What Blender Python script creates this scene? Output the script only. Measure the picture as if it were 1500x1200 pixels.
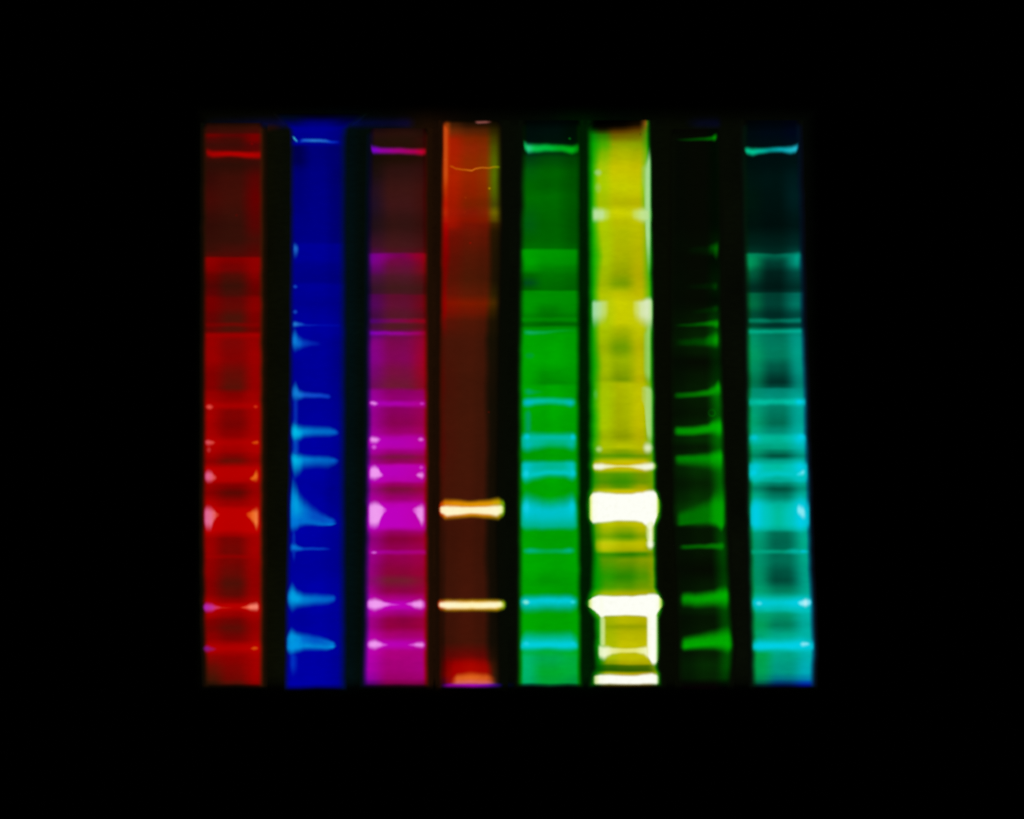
import bpy, math, random
import numpy as np

random.seed(4)
rng = np.random.default_rng(11)
sc = bpy.context.scene
for o in list(bpy.data.objects):
    bpy.data.objects.remove(o)

# ------------------------------------------------------------------ camera, world, exposure
U = 1e-4                      # one layout unit of the gel = 0.1 mm (gel about 9 cm wide)
PLATE_T, STRIP_T = 12.0, 6.0  # gel sheet 1.2 mm thick, stained strips 0.6 mm
TOP = (PLATE_T + STRIP_T) * U
cam_d = bpy.data.cameras.new('camera')
cam = bpy.data.objects.new('camera', cam_d)
sc.collection.objects.link(cam)
sc.camera = cam
CAM_H = 0.60
cam_d.sensor_width = 36.0
cam_d.lens = 36.0 * CAM_H / (1500 * U)
cam_d.clip_start, cam_d.clip_end = 0.01, 20.0
cam.location = (0, 0, TOP + CAM_H)
cam.rotation_euler = (0, 0, 0)
cam_d.dof.use_dof = True                    # the gel lies a few millimetres off the plane of sharp focus
cam_d.dof.focus_distance = CAM_H - 0.0095
cam_d.dof.aperture_fstop = 8.0

w = bpy.data.worlds.new('World')
sc.world = w
w.use_nodes = True
w.node_tree.nodes['Background'].inputs[0].default_value = (0, 0, 0, 1)   # a darkened imaging cabinet
w.node_tree.nodes['Background'].inputs[1].default_value = 0.0
sc.view_settings.view_transform = 'Standard'
sc.view_settings.look = 'None'
sc.view_settings.gamma = 1.0
sc.view_settings.exposure = 0.0
sc.view_settings.use_curve_mapping = False
sc.render.engine = 'CYCLES'
sc.cycles.transparent_max_bounces = 24
sc.cycles.use_denoising = False        # every surface gives its own light: nothing to denoise
sc.cycles.use_adaptive_sampling = False


# ------------------------------------------------------------------ helpers
def lin(c):
    c = np.asarray(c, float) / 255.0
    return np.where(c <= 0.04045, c / 12.92, ((c + 0.055) / 1.055) ** 2.4)


def sstep(a, b, x):
    t = np.clip((x - a) / (b - a + 1e-9), 0, 1)
    return t * t * (3 - 2 * t)


def P(x, y, z):
    """gel layout (x to the right, y down from the top edge of the sheet) -> metres"""
    return np.stack([(np.asarray(x, float) - 750) * U, (600 - np.asarray(y, float)) * U,
                     np.asarray(z, float) * U + 0 * np.asarray(x, float)], -1)


def spline(xs, vs, x):
    """smooth monotone-ish interpolation of rows vs at xs"""
    xs = np.asarray(xs, float)
    vs = np.asarray(vs, float)
    x = np.clip(x, xs[0], xs[-1])
    i = np.clip(np.searchsorted(xs, x, 'right') - 1, 0, len(xs) - 2)
    t = (x - xs[i]) / (xs[i + 1] - xs[i])
    t = 0.5 * t + 0.5 * t * t * (3 - 2 * t)
    if vs.ndim > 1:
        t = t[..., None]
    return vs[i] * (1 - t) + vs[i + 1] * t


def noise1(n, step):
    k = rng.normal(0, 1, n // step + 3)
    return np.interp(np.arange(n) / step, np.arange(len(k)), k)


def noise2(ny, nx, sy, sx):
    ky, kx = ny // sy + 3, nx // sx + 3
    g = rng.normal(0, 1, (ky, kx))
    a = np.stack([np.interp(np.arange(nx) / sx, np.arange(kx), r) for r in g])
    return np.stack([np.interp(np.arange(ny) / sy, np.arange(ky), c) for c in a.T], 1)


def slab(name, X, Y, ZT, zb, dye, dens, mat, parent, origin):
    """closed solid: a top sheet on the grid X, Y, ZT, walls round it, a flat underside at zb"""
    ny, nx = X.shape
    top = P(X, Y, ZT).reshape(-1, 3)
    idx = np.arange(ny * nx).reshape(ny, nx)
    ring = np.concatenate([idx[0, :], idx[1:, -1], idx[-1, -2::-1], idx[-2:0:-1, 0]])
    bot = top[ring].copy()
    bot[:, 2] = zb * U
    n0 = len(top)
    V = np.concatenate([top, bot]) - np.asarray(origin)
    q = np.stack([idx[:-1, :-1], idx[1:, :-1], idx[1:, 1:], idx[:-1, 1:]], -1).reshape(-1, 4)
    m = len(ring)
    k = np.arange(m)
    walls = np.stack([ring[k], ring[(k + 1) % m], n0 + (k + 1) % m, n0 + k], -1)
    loops = np.concatenate([q.ravel(), walls.ravel(), (n0 + k)])
    nf = len(q) + m + 1
    starts = np.concatenate([np.arange(len(q) + m) * 4, [(len(q) + m) * 4]])
    me = bpy.data.meshes.new(name)
    me.vertices.add(len(V))
    me.vertices.foreach_set('co', V.astype(np.float32).ravel())
    me.loops.add(len(loops))
    me.loops.foreach_set('vertex_index', loops.astype(np.int32))
    me.polygons.add(nf)
    me.polygons.foreach_set('loop_start', starts.astype(np.int32))
    me.polygons.foreach_set('use_smooth', np.concatenate([np.ones(len(q), bool), np.zeros(m + 1, bool)]))
    col = np.ones((len(V), 4), np.float32)
    d = dye.reshape(-1, 3)
    col[:n0, :3] = d
    col[n0:, :3] = d[ring] * 0
    a = me.attributes.new('dye', 'FLOAT_COLOR', 'POINT')
    a.data.foreach_set('color', col.ravel())
    if dens is not None:
        dv = np.zeros(len(V), np.float32)
        dv[:n0] = dens.ravel()
        a = me.attributes.new('uptake', 'FLOAT', 'POINT')
        a.data.foreach_set('value', dv)
    me.update(calc_edges=True)
    me.validate()
    me.materials.append(mat)
    ob = bpy.data.objects.new(name, me)
    sc.collection.objects.link(ob)
    if parent is not None:
        ob.parent = parent
    return ob


def child_origin(parent):
    """world position of a thing's root, so that part meshes are stored relative to it"""
    p, l = parent, np.zeros(3)
    while p is not None:
        l += np.array(p.location)
        p = p.parent
    return l


# ------------------------------------------------------------------ materials
def mat_gel(name, rough=0.5, amp=0.05):
    """gel that fluoresces in the colour of the dye soaked into it, with a fine grain in the uptake"""
    m = bpy.data.materials.new(name)
    m.use_nodes = True
    nt = m.node_tree
    b = nt.nodes['Principled BSDF']
    at = nt.nodes.new('ShaderNodeAttribute')
    at.attribute_name = 'dye'
    tc = nt.nodes.new('ShaderNodeTexCoord')
    mp = nt.nodes.new('ShaderNodeMapping')
    mp.inputs['Scale'].default_value = (700, 1900, 700)
    nz = nt.nodes.new('ShaderNodeTexNoise')
    nz.inputs['Scale'].default_value = 1.0
    nz.inputs['Detail'].default_value = 4.0
    mr = nt.nodes.new('ShaderNodeMapRange')
    mr.inputs['From Min'].default_value = 0.25
    mr.inputs['From Max'].default_value = 0.75
    mr.inputs['To Min'].default_value = 1 - amp
    mr.inputs['To Max'].default_value = 1 + amp
    nt.links.new(tc.outputs['Object'], mp.inputs['Vector'])
    nt.links.new(mp.outputs[0], nz.inputs['Vector'])
    nt.links.new(nz.outputs['Fac'], mr.inputs['Value'])
    b.inputs['Base Color'].default_value = (0.012, 0.012, 0.010, 1)
    b.inputs['Roughness'].default_value = rough
    b.inputs['Specular IOR Level'].default_value = 0.2
    nt.links.new(at.outputs['Color'], b.inputs['Emission Color'])
    nt.links.new(mr.outputs[0], b.inputs['Emission Strength'])
    m.cycles.emission_sampling = 'NONE'
    return m


def mat_dye(name):
    """a band of dye: glows where it is dense, clear where it thins out"""
    m = bpy.data.materials.new(name)
    m.use_nodes = True
    nt = m.node_tree
    nt.nodes.remove(nt.nodes['Principled BSDF'])
    out = nt.nodes['Material Output']
    at = nt.nodes.new('ShaderNodeAttribute')
    at.attribute_name = 'dye'
    de = nt.nodes.new('ShaderNodeAttribute')
    de.attribute_name = 'uptake'
    em = nt.nodes.new('ShaderNodeEmission')
    tr = nt.nodes.new('ShaderNodeBsdfTransparent')
    mx = nt.nodes.new('ShaderNodeMixShader')
    tc = nt.nodes.new('ShaderNodeTexCoord')
    nz = nt.nodes.new('ShaderNodeTexNoise')
    nz.inputs['Scale'].default_value = 1500.0
    nz.inputs['Detail'].default_value = 3.0
    mr = nt.nodes.new('ShaderNodeMapRange')
    mr.inputs['From Min'].default_value = 0.25
    mr.inputs['From Max'].default_value = 0.75
    mr.inputs['To Min'].default_value = 0.93
    mr.inputs['To Max'].default_value = 1.07
    mu = nt.nodes.new('ShaderNodeMath')
    mu.operation = 'MULTIPLY'
    mu.use_clamp = True
    nt.links.new(tc.outputs['Object'], nz.inputs['Vector'])
    nt.links.new(nz.outputs['Fac'], mr.inputs['Value'])
    nt.links.new(mr.outputs[0], mu.inputs[0])
    nt.links.new(de.outputs['Fac'], mu.inputs[1])
    nt.links.new(at.outputs['Color'], em.inputs['Color'])
    nt.links.new(mu.outputs[0], mx.inputs['Fac'])
    nt.links.new(tr.outputs[0], mx.inputs[1])
    nt.links.new(em.outputs[0], mx.inputs[2])
    nt.links.new(mx.outputs[0], out.inputs['Surface'])
    m.cycles.emission_sampling = 'NONE'
    return m


GEL = mat_gel('stained_gel')
SHEET = mat_gel('clear_gel_sheet', 0.6, 0.15)
DYE = mat_dye('dye_band')

mt = bpy.data.materials.new('black_felt')
mt.use_nodes = True
b = mt.node_tree.nodes['Principled BSDF']
nz = mt.node_tree.nodes.new('ShaderNodeTexNoise')
nz.inputs['Scale'].default_value = 900
cr = mt.node_tree.nodes.new('ShaderNodeValToRGB')
cr.color_ramp.elements[0].color = (0.004, 0.004, 0.004, 1)
cr.color_ramp.elements[1].color = (0.012, 0.012, 0.012, 1)
mt.node_tree.links.new(nz.outputs['Fac'], cr.inputs[0])
mt.node_tree.links.new(cr.outputs[0], b.inputs['Base Color'])
b.inputs['Roughness'].default_value = 1.0
b.inputs['Specular IOR Level'].default_value = 0.0

# ------------------------------------------------------------------ setting: black surface
gx, gy = np.meshgrid(np.linspace(-2250, 3750, 13), np.linspace(-2400, 3600, 13))
tb = slab('black_surface', gx, gy, np.zeros_like(gx), -100, np.zeros(gx.shape + (3,)), None, mt, None, (0, 0, 0))
tb['kind'] = 'structure'

# ------------------------------------------------------------------ the clear gel sheet
def background(X, Y):
    """faint fluorescence of the clear gel itself, with the glow of the neighbouring strips painted into its colour"""
    base = spline([280, 300, 395, 512, 530, 570, 628, 642, 700, 745, 800, 855, 900, 975, 1080, 1150, 1204],
                  [(5, 7, 3), (8, 9, 3), (9, 10, 2), (2, 14, 16), (3, 11, 7), (8, 9, 5), (28, 13, 3), (24, 11, 3), (9, 8, 3),
                   (6, 9, 3), (3, 12, 4), (0, 26, 1), (3, 12, 3), (6, 9, 2), (6, 9, 3), (5, 8, 4), (4, 7, 4)], X)
    run = spline([290, 320, 400, 425, 460, 508, 520, 536, 570, 596, 606, 612, 1000, 1025, 1050, 1060],
                 [(0, 0, 0), (0, 9, 20), (0, 7, 46), (0, 3, 84), (0, 0, 110), (0, 0, 100), (0, 0, 80), (0, 0, 60), (0, 0, 48), (0, 0, 54),
                  (0, 0, 16), (0, 0, 0), (0, 0, 0), (0, 0, 28), (0, 0, 34), (0, 0, 0)], X)
    d = Y - 180
    return np.maximum(base, run * np.exp(-(d / np.where(d < 0, 9.0, 7.0)) ** 2)[..., None])   # dye spilt along the row of wells



xs = np.linspace(280, 1204, 309)
ys = np.linspace(150, 1026, 293)
X, Y = np.meshgrid(xs, ys)
bg = background(X, Y)
rim = np.minimum.reduce([X - 280, 1204 - X, Y - 150, 1026 - Y])
fade = sstep(0, 42, rim)[..., None] * (1 + 0.12 * noise2(*X.shape, 18, 18)[..., None])
botfade = (1 - 0.75 * sstep(1000, 1010, Y))[..., None]
dye = lin(bg * np.clip(fade, 0, 2) * botfade)
zt = PLATE_T - 9 * (1 - sstep(0, 14, rim))
sheet_root = bpy.data.objects.new('gel_sheet', None)
sc.collection.objects.link(sheet_root)
sheet_root.location = (742 * U - 750 * U, (600 - 588) * U, 0)
sheet_root['label'] = 'dark thin square gel sheet under all the glowing strips'
sheet_root['category'] = 'gel sheet'
slab('gel_slab', X, Y, zt, 0.0, dye, None, SHEET, sheet_root, child_origin(sheet_root))


# ------------------------------------------------------------------ dye bands
LAYER = [0]


def band(name, parent, keys, st=0.45, sb=0.45, es=(4, 4), base=None, label=None, core=None, lift=1.0):
    """keys: (x, y_top, y_bottom, rgb, strength) along the band; st / sb: how softly it fades above and below;
    core: (rgb, pos, width) a brighter line inside"""
    LAYER[0] += 1
    k = np.array([(a[0], a[1], a[2], *a[3], a[4]) for a in keys], float)
    inner = parent.name.startswith(('band', 'well_line'))                     # a bright end lies on top of its band
    grow = (0.25 if inner or st < 0.15 else 1.0) * np.minimum(0.14 * (k[:, 2] - k[:, 1]) + 0.3, 2.2)                  # dye creeps out a little past the band
    hk = (k[:, 2] - k[:, 1] + 2 * grow).max()
    k[:, 1] -= grow
    k[:, 2] += grow
    k[0, 0] -= 1.2
    k[-1, 0] += 1.2
    st, sb = min(0.5, st + 2.6 / hk), min(0.5 if st > 0.4 else 0.7, sb + 2.6 / hk)
    es = (es[0] + 2.0, es[1] + 2.0)
    x0, x1 = k[0, 0], k[-1, 0]
    nx = int(np.clip((x1 - x0) / 1.4, 8, 72))
    hh = (k[:, 2] - k[:, 1]).max()
    ny = int(np.clip(hh / 0.9, 8, 64))
    x = np.linspace(x0, x1, nx)
    v = spline(k[:, 0], k[:, 1:], x)
    t = np.linspace(0, 1, ny)
    wob = noise1(nx, 6) * 0.25
    Yt, Yb = v[:, 0] + wob, v[:, 1] + wob * 0.7
    X = np.repeat(x[None], ny, 0)
    Y = Yt[None] * (1 - t[:, None]) + Yb[None] * t[:, None]
    prof = sstep(0, st, t) * (1 - sstep(1 - sb, 1, t)) if st + sb > 0 else np.ones(ny)
    al = prof[:, None] * (v[:, 5] * sstep(0, es[0], x - x0) * sstep(0, es[1], x1 - x))[None]
    col = np.repeat(v[None, :, 2:5], ny, 0)
    if core is not None:
        g = np.exp(-((t - core[1]) / core[2]) ** 2)[:, None, None]
        col = col * (1 - g) + np.array(core[0], float)[None, None] * g
    zb = (PLATE_T + STRIP_T - 1.5) if base is None else base
    level = 1 if inner else 0
    z0 = (PLATE_T + STRIP_T if base is None else base + 1.0) + 0.15 + 0.30 * level + 0.0012 * LAYER[0]
    ZT = z0 + 0.03 * lift * al
    ob = slab(name, X, Y, ZT, zb, lin(col), np.clip(al, 0, 1) ** 1.7, DYE, parent, child_origin(parent))
    if label:
        ob['label'] = label
    return ob


def blob(name, parent, cx, cy, rx, ry, rgb, a=1.0, **kw):
    """a small rounded spot of dye"""
    k = []
    for s in (-1, -0.8, -0.5, 0, 0.5, 0.8, 1):
        h = ry * max(0.12, math.sqrt(max(0, 1 - s * s)))
        k.append((cx + s * rx, cy - h, cy + h, rgb, a))
    return band(name, parent, k, kw.pop('st', 0.5), kw.pop('sb', 0.5), kw.pop('es', (rx * 0.7, rx * 0.7)), **kw)


def ring(name, parent, cx, cy, r0, r1, rgb, a):
    """a thin round rim of dye, as round a trapped air bubble"""
    LAYER[0] += 1
    th, rr = np.linspace(0, 2 * math.pi, 33), np.linspace(r0, r1, 7)
    R_, T_ = np.meshgrid(rr, th)
    al = np.sin(np.linspace(0, math.pi, 7))[None] * (0.65 + 0.35 * np.cos(T_ - 0.6)) * a
    X, Y = cx + R_ * np.cos(T_), cy + R_ * np.sin(T_)
    zt = PLATE_T + STRIP_T + 0.15 + 0.0012 * LAYER[0]
    return slab(name, X, Y, zt + 0.3 * al, PLATE_T + STRIP_T - 1.5, np.ones(X.shape + (3,)) * lin(rgb), al, DYE, parent, child_origin(parent))


# ------------------------------------------------------------------ stained strips
def lane(label, edges, rows, margin=(8, 8), soft=(3, 3), tint=None, halo=((8, 4, 0), (8, 4, 0)), pos=None,
         y0=176, y1=1010, curve=None, jitter=0.014, even=(0.0, 0.0)):
    """edges: (y, left, right); rows: (y, colours across the strip); tint: colours that the two rims turn to"""
    e = np.array(edges, float)
    ys = np.arange(y0, y1 + 0.1, 1.0)
    L = spline(e[:, 0], e[:, 1], ys)
    R = spline(e[:, 0], e[:, 2], ys)
    L = L + noise1(len(ys), 14) * 0.35
    R = R + noise1(len(ys), 14) * 0.35
    nx = 56
    s = np.linspace(0, 1, nx)
    X = (L - margin[0])[:, None] * (1 - s) + (R + margin[1])[:, None] * s
    Yg = np.repeat(ys[:, None], nx, 1)
    u = (X - L[:, None]) / (R - L)[:, None]
    Yw = Yg.copy()
    if curve is not None:
        Yw = Yw - curve(np.clip(u, 0, 1), Yg)
    Yw = Yw + 0.5 * noise2(len(ys), nx, 30, 14)
    n = len(rows[0][1])
    pos = pos or {3: (0.10, 0.5, 0.90), 5: (0.01, 0.19, 0.5, 0.82, 1.0)}[n]
    ry = [r[0] for r in rows]
    tab = np.array([r[1] for r in rows], float)
    side, mid = (tab[:, :1] + tab[:, -1:]) / 2, tab[:, n // 2:n // 2 + 1].copy()
    tab[:, n // 2:n // 2 + 1] = mid * (1 - even[0]) + side * even[0]         # how evenly the dye spreads across
    tab[:, :1] = tab[:, :1] * (1 - even[1]) + mid * even[1]
    tab[:, -1:] = tab[:, -1:] * (1 - even[1]) + mid * even[1]
    cols = [spline(ry, tab[:, i], Yw.ravel()).reshape(Yw.shape + (3,)) for i in range(n)]
    C = np.zeros(Yw.shape + (3,))
    uu = np.clip(u + 0.018 * noise2(len(ys), nx, 40, 12), pos[0], pos[-1])
    for i in range(n - 1):
        t = (uu - pos[i]) / (pos[i + 1] - pos[i])
        msk = (t >= 0) & ((t < 1) | (i == n - 2)) & (t <= 1)
        lo, hi = ((0.0, 0.8), (0.2, 1.0))[i] if n == 3 else ((0.0, 1.0), (0.1, 0.85), (0.15, 0.9), (0.0, 1.0))[i]   # a broad middle on simple strips
        tt = sstep(lo, hi, t)[..., None]
        C = np.where(msk[..., None], cols[i] * (1 - tt) + cols[i + 1] * tt, C)
    dl, dr = X - L[:, None], R[:, None] - X
    if tint:
        for d, tc in ((dl, tint[0]), (dr, tint[1])):
            if tc is not None:
                g = (1 - sstep(0.0, tc[1], d))[..., None] * tc[2]
                lum = C.max(-1, keepdims=True)
                C = C * (1 - g) + np.array(tc[0], float) / max(tc[0]) * lum * g
    soft = (soft[0] * 1.6, soft[1] * 1.6)
    M = (sstep(-soft[0], soft[0], dl) * sstep(-soft[1], soft[1], dr))[..., None]
    C = C * (1 + jitter * noise2(len(ys), nx, 16, 30)[..., None] + 0.015 * noise2(len(ys), nx, 80, 8)[..., None])
    hl = 1.4 * np.array(halo[0], float) * np.exp(np.minimum(dl, 0) / 7)[..., None] * (dl < dr)[..., None]  # halo: glow around the strip, painted into the colour of its margins
    hr = 1.4 * np.array(halo[1], float) * np.exp(np.minimum(dr, 0) / 7)[..., None] * (dl >= dr)[..., None]
    endf = (sstep(y0 + 1, y0 + 12, Yg) * (1 - sstep(y1 - 6, y1 - 1, Yg)))[..., None]
    bgc = background(X, Yg) * (1 - 0.75 * sstep(1000, 1010, Yg))[..., None]
    C = np.maximum(np.clip(C, 0, 255) * M + (hl + hr) * (1 - M) * endf, bgc * (1 - M))
    rim = np.minimum(np.minimum(s, 1 - s)[None] * (R - L + sum(margin))[:, None],
                     np.minimum(ys - y0, y1 - ys)[:, None])
    ZT = PLATE_T + STRIP_T - 3.2 * (1 - sstep(0, 3.2, rim))
    root = bpy.data.objects.new('gel_strip', None)
    sc.collection.objects.link(root)
    xm = (L.mean() + R.mean()) / 2
    root.location = ((xm - 750) * U, (600 - (y0 + y1) / 2) * U, PLATE_T * U)
    root['label'] = label
    root['category'] = 'gel strip'
    root['group'] = 'glowing strips side by side on the gel sheet'
    slab('stained_gel', X, Yg, ZT, PLATE_T - 0.4, lin(C), None, GEL, root, child_origin(root))
    return root

# ================================================================== strip 1: red
t = lane('red stained strip with pink and orange band ends, leftmost on the sheet',
    [(176, 301, 382), (450, 300.5, 382), (600, 300, 382), (760, 299.5, 382), (900, 300, 382), (960, 302, 382), (1010, 304, 382)],
    [(178, ((12, 5, 1), (16, 7, 2), (18, 8, 2))), (188, ((48, 12, 5), (50, 14, 5), (58, 14, 5))),
     (194, ((60, 10, 5), (60, 12, 5), (70, 10, 5))), (198, ((104, 2, 0), (82, 5, 4), (118, 0, 0))),
     (205, ((72, 8, 5), (60, 12, 5), (118, 0, 0))), (213, ((58, 12, 6), (58, 12, 6), (85, 5, 5))),
     (222, ((70, 8, 4), (70, 8, 4), (85, 5, 3))), (240, ((44, 13, 6), (45, 14, 6), (55, 12, 6))),
     (262, ((50, 10, 5), (58, 14, 7), (86, 5, 3))), (292, ((66, 10, 5), (62, 16, 8), (98, 0, 0))),
     (330, ((48, 12, 6), (48, 16, 8), (84, 5, 3))), (352, ((52, 14, 7), (52, 16, 8), (70, 12, 6))),
     (366, ((58, 14, 7), (68, 14, 8), (80, 8, 4))), (375, ((76, 10, 5), (76, 10, 5), (92, 5, 3))),
     (379, ((140, 0, 0), (122, 0, 0), (142, 0, 0))), (394, ((134, 0, 0), (108, 4, 3), (142, 0, 0))),
     (404, ((100, 2, 0), (70, 14, 6), (130, 0, 0))), (418, ((82, 5, 3), (52, 18, 8), (108, 0, 0))),
     (430, ((92, 3, 3), (62, 16, 8), (98, 2, 0))), (438, ((115, 0, 0), (86, 8, 5), (130, 0, 0))),
     (450, ((112, 0, 0), (90, 10, 5), (136, 0, 0))), (464, ((98, 3, 2), (66, 20, 9), (124, 0, 0))),
     (484, ((92, 5, 3), (70, 18, 8), (108, 2, 0))), (490, ((138, 0, 0), (126, 2, 1), (140, 0, 0))),
     (502, ((146, 0, 0), (116, 6, 4), (150, 0, 0))), (526, ((150, 0, 0), (124, 3, 2), (156, 0, 0))),
     (548, ((130, 0, 0), (96, 14, 6), (150, 0, 0))), (568, ((128, 0, 0), (78, 19, 8), (145, 0, 0))),
     (577, ((150, 0, 0), (124, 1, 0), (156, 0, 0))), (592, ((165, 0, 0), (150, 0, 0), (165, 0, 0))),
     (604, ((162, 0, 0), (122, 3, 2), (162, 0, 0))), (622, ((162, 0, 0), (112, 3, 2), (160, 0, 0))),
     (637, ((168, 0, 0), (132, 0, 0), (164, 0, 0))), (647, ((180, 0, 0), (164, 0, 0), (176, 0, 0))),
     (660, ((170, 0, 0), (156, 0, 0), (172, 0, 0))), (667, ((158, 0, 0), (122, 3, 2), (158, 0, 0))),
     (675, ((138, 0, 0), (94, 15, 5), (142, 0, 0))), (685, ((168, 0, 0), (166, 0, 0), (172, 0, 0))),
     (704, ((175, 0, 0), (176, 0, 0), (178, 0, 0))), (712, ((146, 0, 0), (124, 0, 0), (160, 0, 0))),
     (722, ((132, 0, 0), (82, 9, 3), (150, 0, 0))), (738, ((172, 0, 0), (150, 0, 0), (170, 0, 0))),
     (748, ((192, 0, 0), (186, 0, 0), (192, 0, 0))), (772, ((188, 0, 0), (180, 0, 0), (188, 0, 0))),
     (784, ((166, 0, 0), (150, 0, 0), (166, 0, 0))), (790, ((150, 0, 0), (108, 4, 2), (160, 0, 0))),
     (806, ((150, 0, 0), (102, 7, 3), (160, 0, 0))), (822, ((145, 0, 0), (112, 5, 2), (150, 0, 0))),
     (840, ((138, 0, 0), (98, 11, 5), (145, 0, 0))), (855, ((128, 0, 0), (70, 18, 8), (140, 0, 0))),
     (870, ((132, 0, 0), (86, 12, 5), (146, 0, 0))), (881, ((162, 0, 0), (142, 0, 0), (166, 0, 0))),
     (890, ((182, 0, 0), (180, 0, 0), (186, 0, 0))), (900, ((162, 0, 0), (150, 0, 0), (166, 0, 0))),
     (910, ((126, 0, 0), (104, 6, 3), (150, 0, 0))), (920, ((118, 3, 1), (88, 14, 6), (145, 0, 0))),
     (935, ((140, 0, 0), (114, 3, 2), (155, 0, 0))), (945, ((165, 0, 0), (162, 0, 0), (176, 0, 0))),
     (955, ((160, 0, 0), (160, 0, 0), (172, 0, 0))), (964, ((130, 5, 2), (140, 0, 0), (165, 0, 0))),
     (980, ((96, 15, 4), (124, 4, 2), (160, 0, 0))), (995, ((70, 20, 5), (110, 6, 2), (155, 0, 0))),
     (1001, ((46, 18, 5), (86, 15, 5), (140, 0, 0))), (1006, ((8, 5, 1), (12, 5, 1), (24, 3, 0))), (1010, ((0, 0, 0),) * 3)],
    halo=((22, 12, 2), (40, 20, 4)), margin=(8, 10), y0=180, even=(.14, 0))
band('well_line', t, [(301, 215, 231, (165, 0, 0), .7), (312, 219, 233, (172, 0, 0), .95), (340, 220, 231, (178, 0, 0), 1),
     (365, 221, 234, (182, 0, 0), 1), (383, 219, 235, (190, 0, 0), .8)], es=(3, 3))
band('band', t, [(300, 376, 394, (145, 0, 0), .8), (340, 376, 388, (128, 0, 0), .6), (382, 376, 396, (148, 0, 0), .8)], .2, .7)
band('band', t, [(300, 471, 481, (128, 0, 0), .8), (340, 471, 480, (120, 2, 1), .8), (382, 471, 481, (138, 0, 0), .8)])
band('band', t, [(300, 487, 499, (160, 0, 0), .95), (340, 487, 499, (158, 0, 0), .9), (382, 487, 499, (168, 0, 0), .95)], .3, .6)
p = band('band', t, [(299, 587, 602, (180, 0, 0), .9), (340, 589, 601, (168, 0, 0), .9), (382, 588, 602, (178, 0, 0), .9)])
blob('bright_end', p, 307, 596, 6.5, 6, (232, 78, 68), .95)
blob('bright_end', p, 374.5, 596, 4, 4, (222, 55, 25), .85)
p = band('band', t, [(299, 642, 660, (186, 0, 0), .9), (340, 643, 658, (172, 0, 0), .8), (382, 642, 660, (182, 0, 0), .9)], .4, .7)
band('bright_end', p, [(300, 644, 652, (222, 80, 100), .7), (305, 642, 656, (228, 88, 96), 1), (311, 644, 654, (226, 80, 70), 1), (316.5, 647, 650, (210, 40, 30), .5)], .3, .5, (2, 3))
blob('bright_spot', p, 306, 659, 4, 7, (215, 70, 70), .6)
band('bright_end', p, [(367.5, 648, 650, (215, 50, 5), .6), (373, 645, 653, (224, 78, 10), 1), (377, 644, 653, (226, 84, 20), 1), (379.5, 646, 652, (215, 60, 20), .6)], .4, .4, (2, 2))
p = band('band', t, [(299, 682, 709, (188, 0, 0), .95), (340, 683, 707, (182, 0, 0), .9), (382, 682, 709, (188, 0, 0), .95)], .2, .4)
band('bright_end', p, [(299.5, 690, 706, (215, 85, 140), .7), (305, 685, 711, (228, 98, 140), 1), (310, 687, 710, (228, 98, 120), 1), (314, 694, 706, (226, 80, 80), .9), (319, 699, 702, (200, 30, 20), .4)], .35, .35, (2, 3))
band('bright_end', p, [(365, 700, 703, (215, 50, 5), .5), (370, 696, 706, (230, 95, 20), 1), (375, 685, 709, (234, 108, 28), 1), (379, 687, 706, (220, 70, 20), .6)], .4, .35, (2, 2))
p = band('band', t, [(299, 738, 786, (194, 0, 0), .95), (340, 740, 784, (186, 0, 0), .9), (382, 738, 786, (192, 0, 0), .95)], .25, .2)
band('bright_end', p, [(298.5, 743, 772, (215, 90, 150), .6), (303, 737, 782, (225, 106, 150), 1), (309, 738, 782, (230, 110, 140), 1), (314, 744, 766, (232, 98, 100), 1), (318, 750, 759, (225, 70, 50), .8), (323, 753, 756, (205, 20, 10), .3)], .28, .35, (2, 3))
band('bright_end', p, [(359.5, 752, 755, (215, 30, 0), .4), (365, 748, 761, (228, 80, 20), .95), (371, 743, 770, (238, 110, 40), 1), (375.5, 740, 782, (242, 124, 62), 1), (380, 742, 775, (215, 70, 20), .5)], .28, .35, (2, 2))
band('band', t, [(300, 811, 820, (162, 0, 0), .8), (340, 811, 820, (146, 0, 0), .8), (382, 811, 820, (162, 0, 0), .8)])
p = band('band', t, [(299, 881, 899, (190, 0, 0), .95), (340, 882, 897, (185, 0, 0), .9), (382, 881, 899, (192, 0, 0), .95)], .3, .5)
band('bright_end', p, [(296.5, 886, 893, (150, 30, 150), .6), (302, 880, 900, (178, 40, 176), 1), (310, 881, 899, (195, 48, 150), 1), (318, 886, 894, (215, 50, 90), 1), (326, 888.5, 892, (205, 40, 25), .8), (344, 889.5, 891.5, (200, 30, 15), .3)], .35, .35, (3, 6))
band('bright_end', p, [(350, 889, 891, (205, 20, 5), .4), (358, 887, 893, (235, 75, 50), .9), (368, 882, 897, (250, 130, 105), 1), (376, 880, 898, (250, 132, 112), 1), (380, 884, 895, (220, 70, 50), .6)], .35, .35, (3, 2))
p = band('band', t, [(299, 942, 958, (182, 0, 0), .9), (340, 943, 957, (176, 0, 0), .9), (382, 942, 958, (186, 0, 0), .9)])
band('bright_end', p, [(296.5, 947, 954, (95, 20, 110), .5), (303, 943, 958, (130, 25, 130), 1), (311, 946, 956, (150, 25, 90), .9), (320, 949.5, 951.5, (180, 15, 10), .4)], .4, .4, (3, 4))
band('bright_end', p, [(366, 949.5, 951.5, (215, 50, 5), .5), (372, 946, 955, (228, 90, 18), 1), (376, 946.5, 954, (228, 85, 18), .9), (379, 948, 952, (205, 40, 10), .5)], .4, .4, (2, 2))
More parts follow.
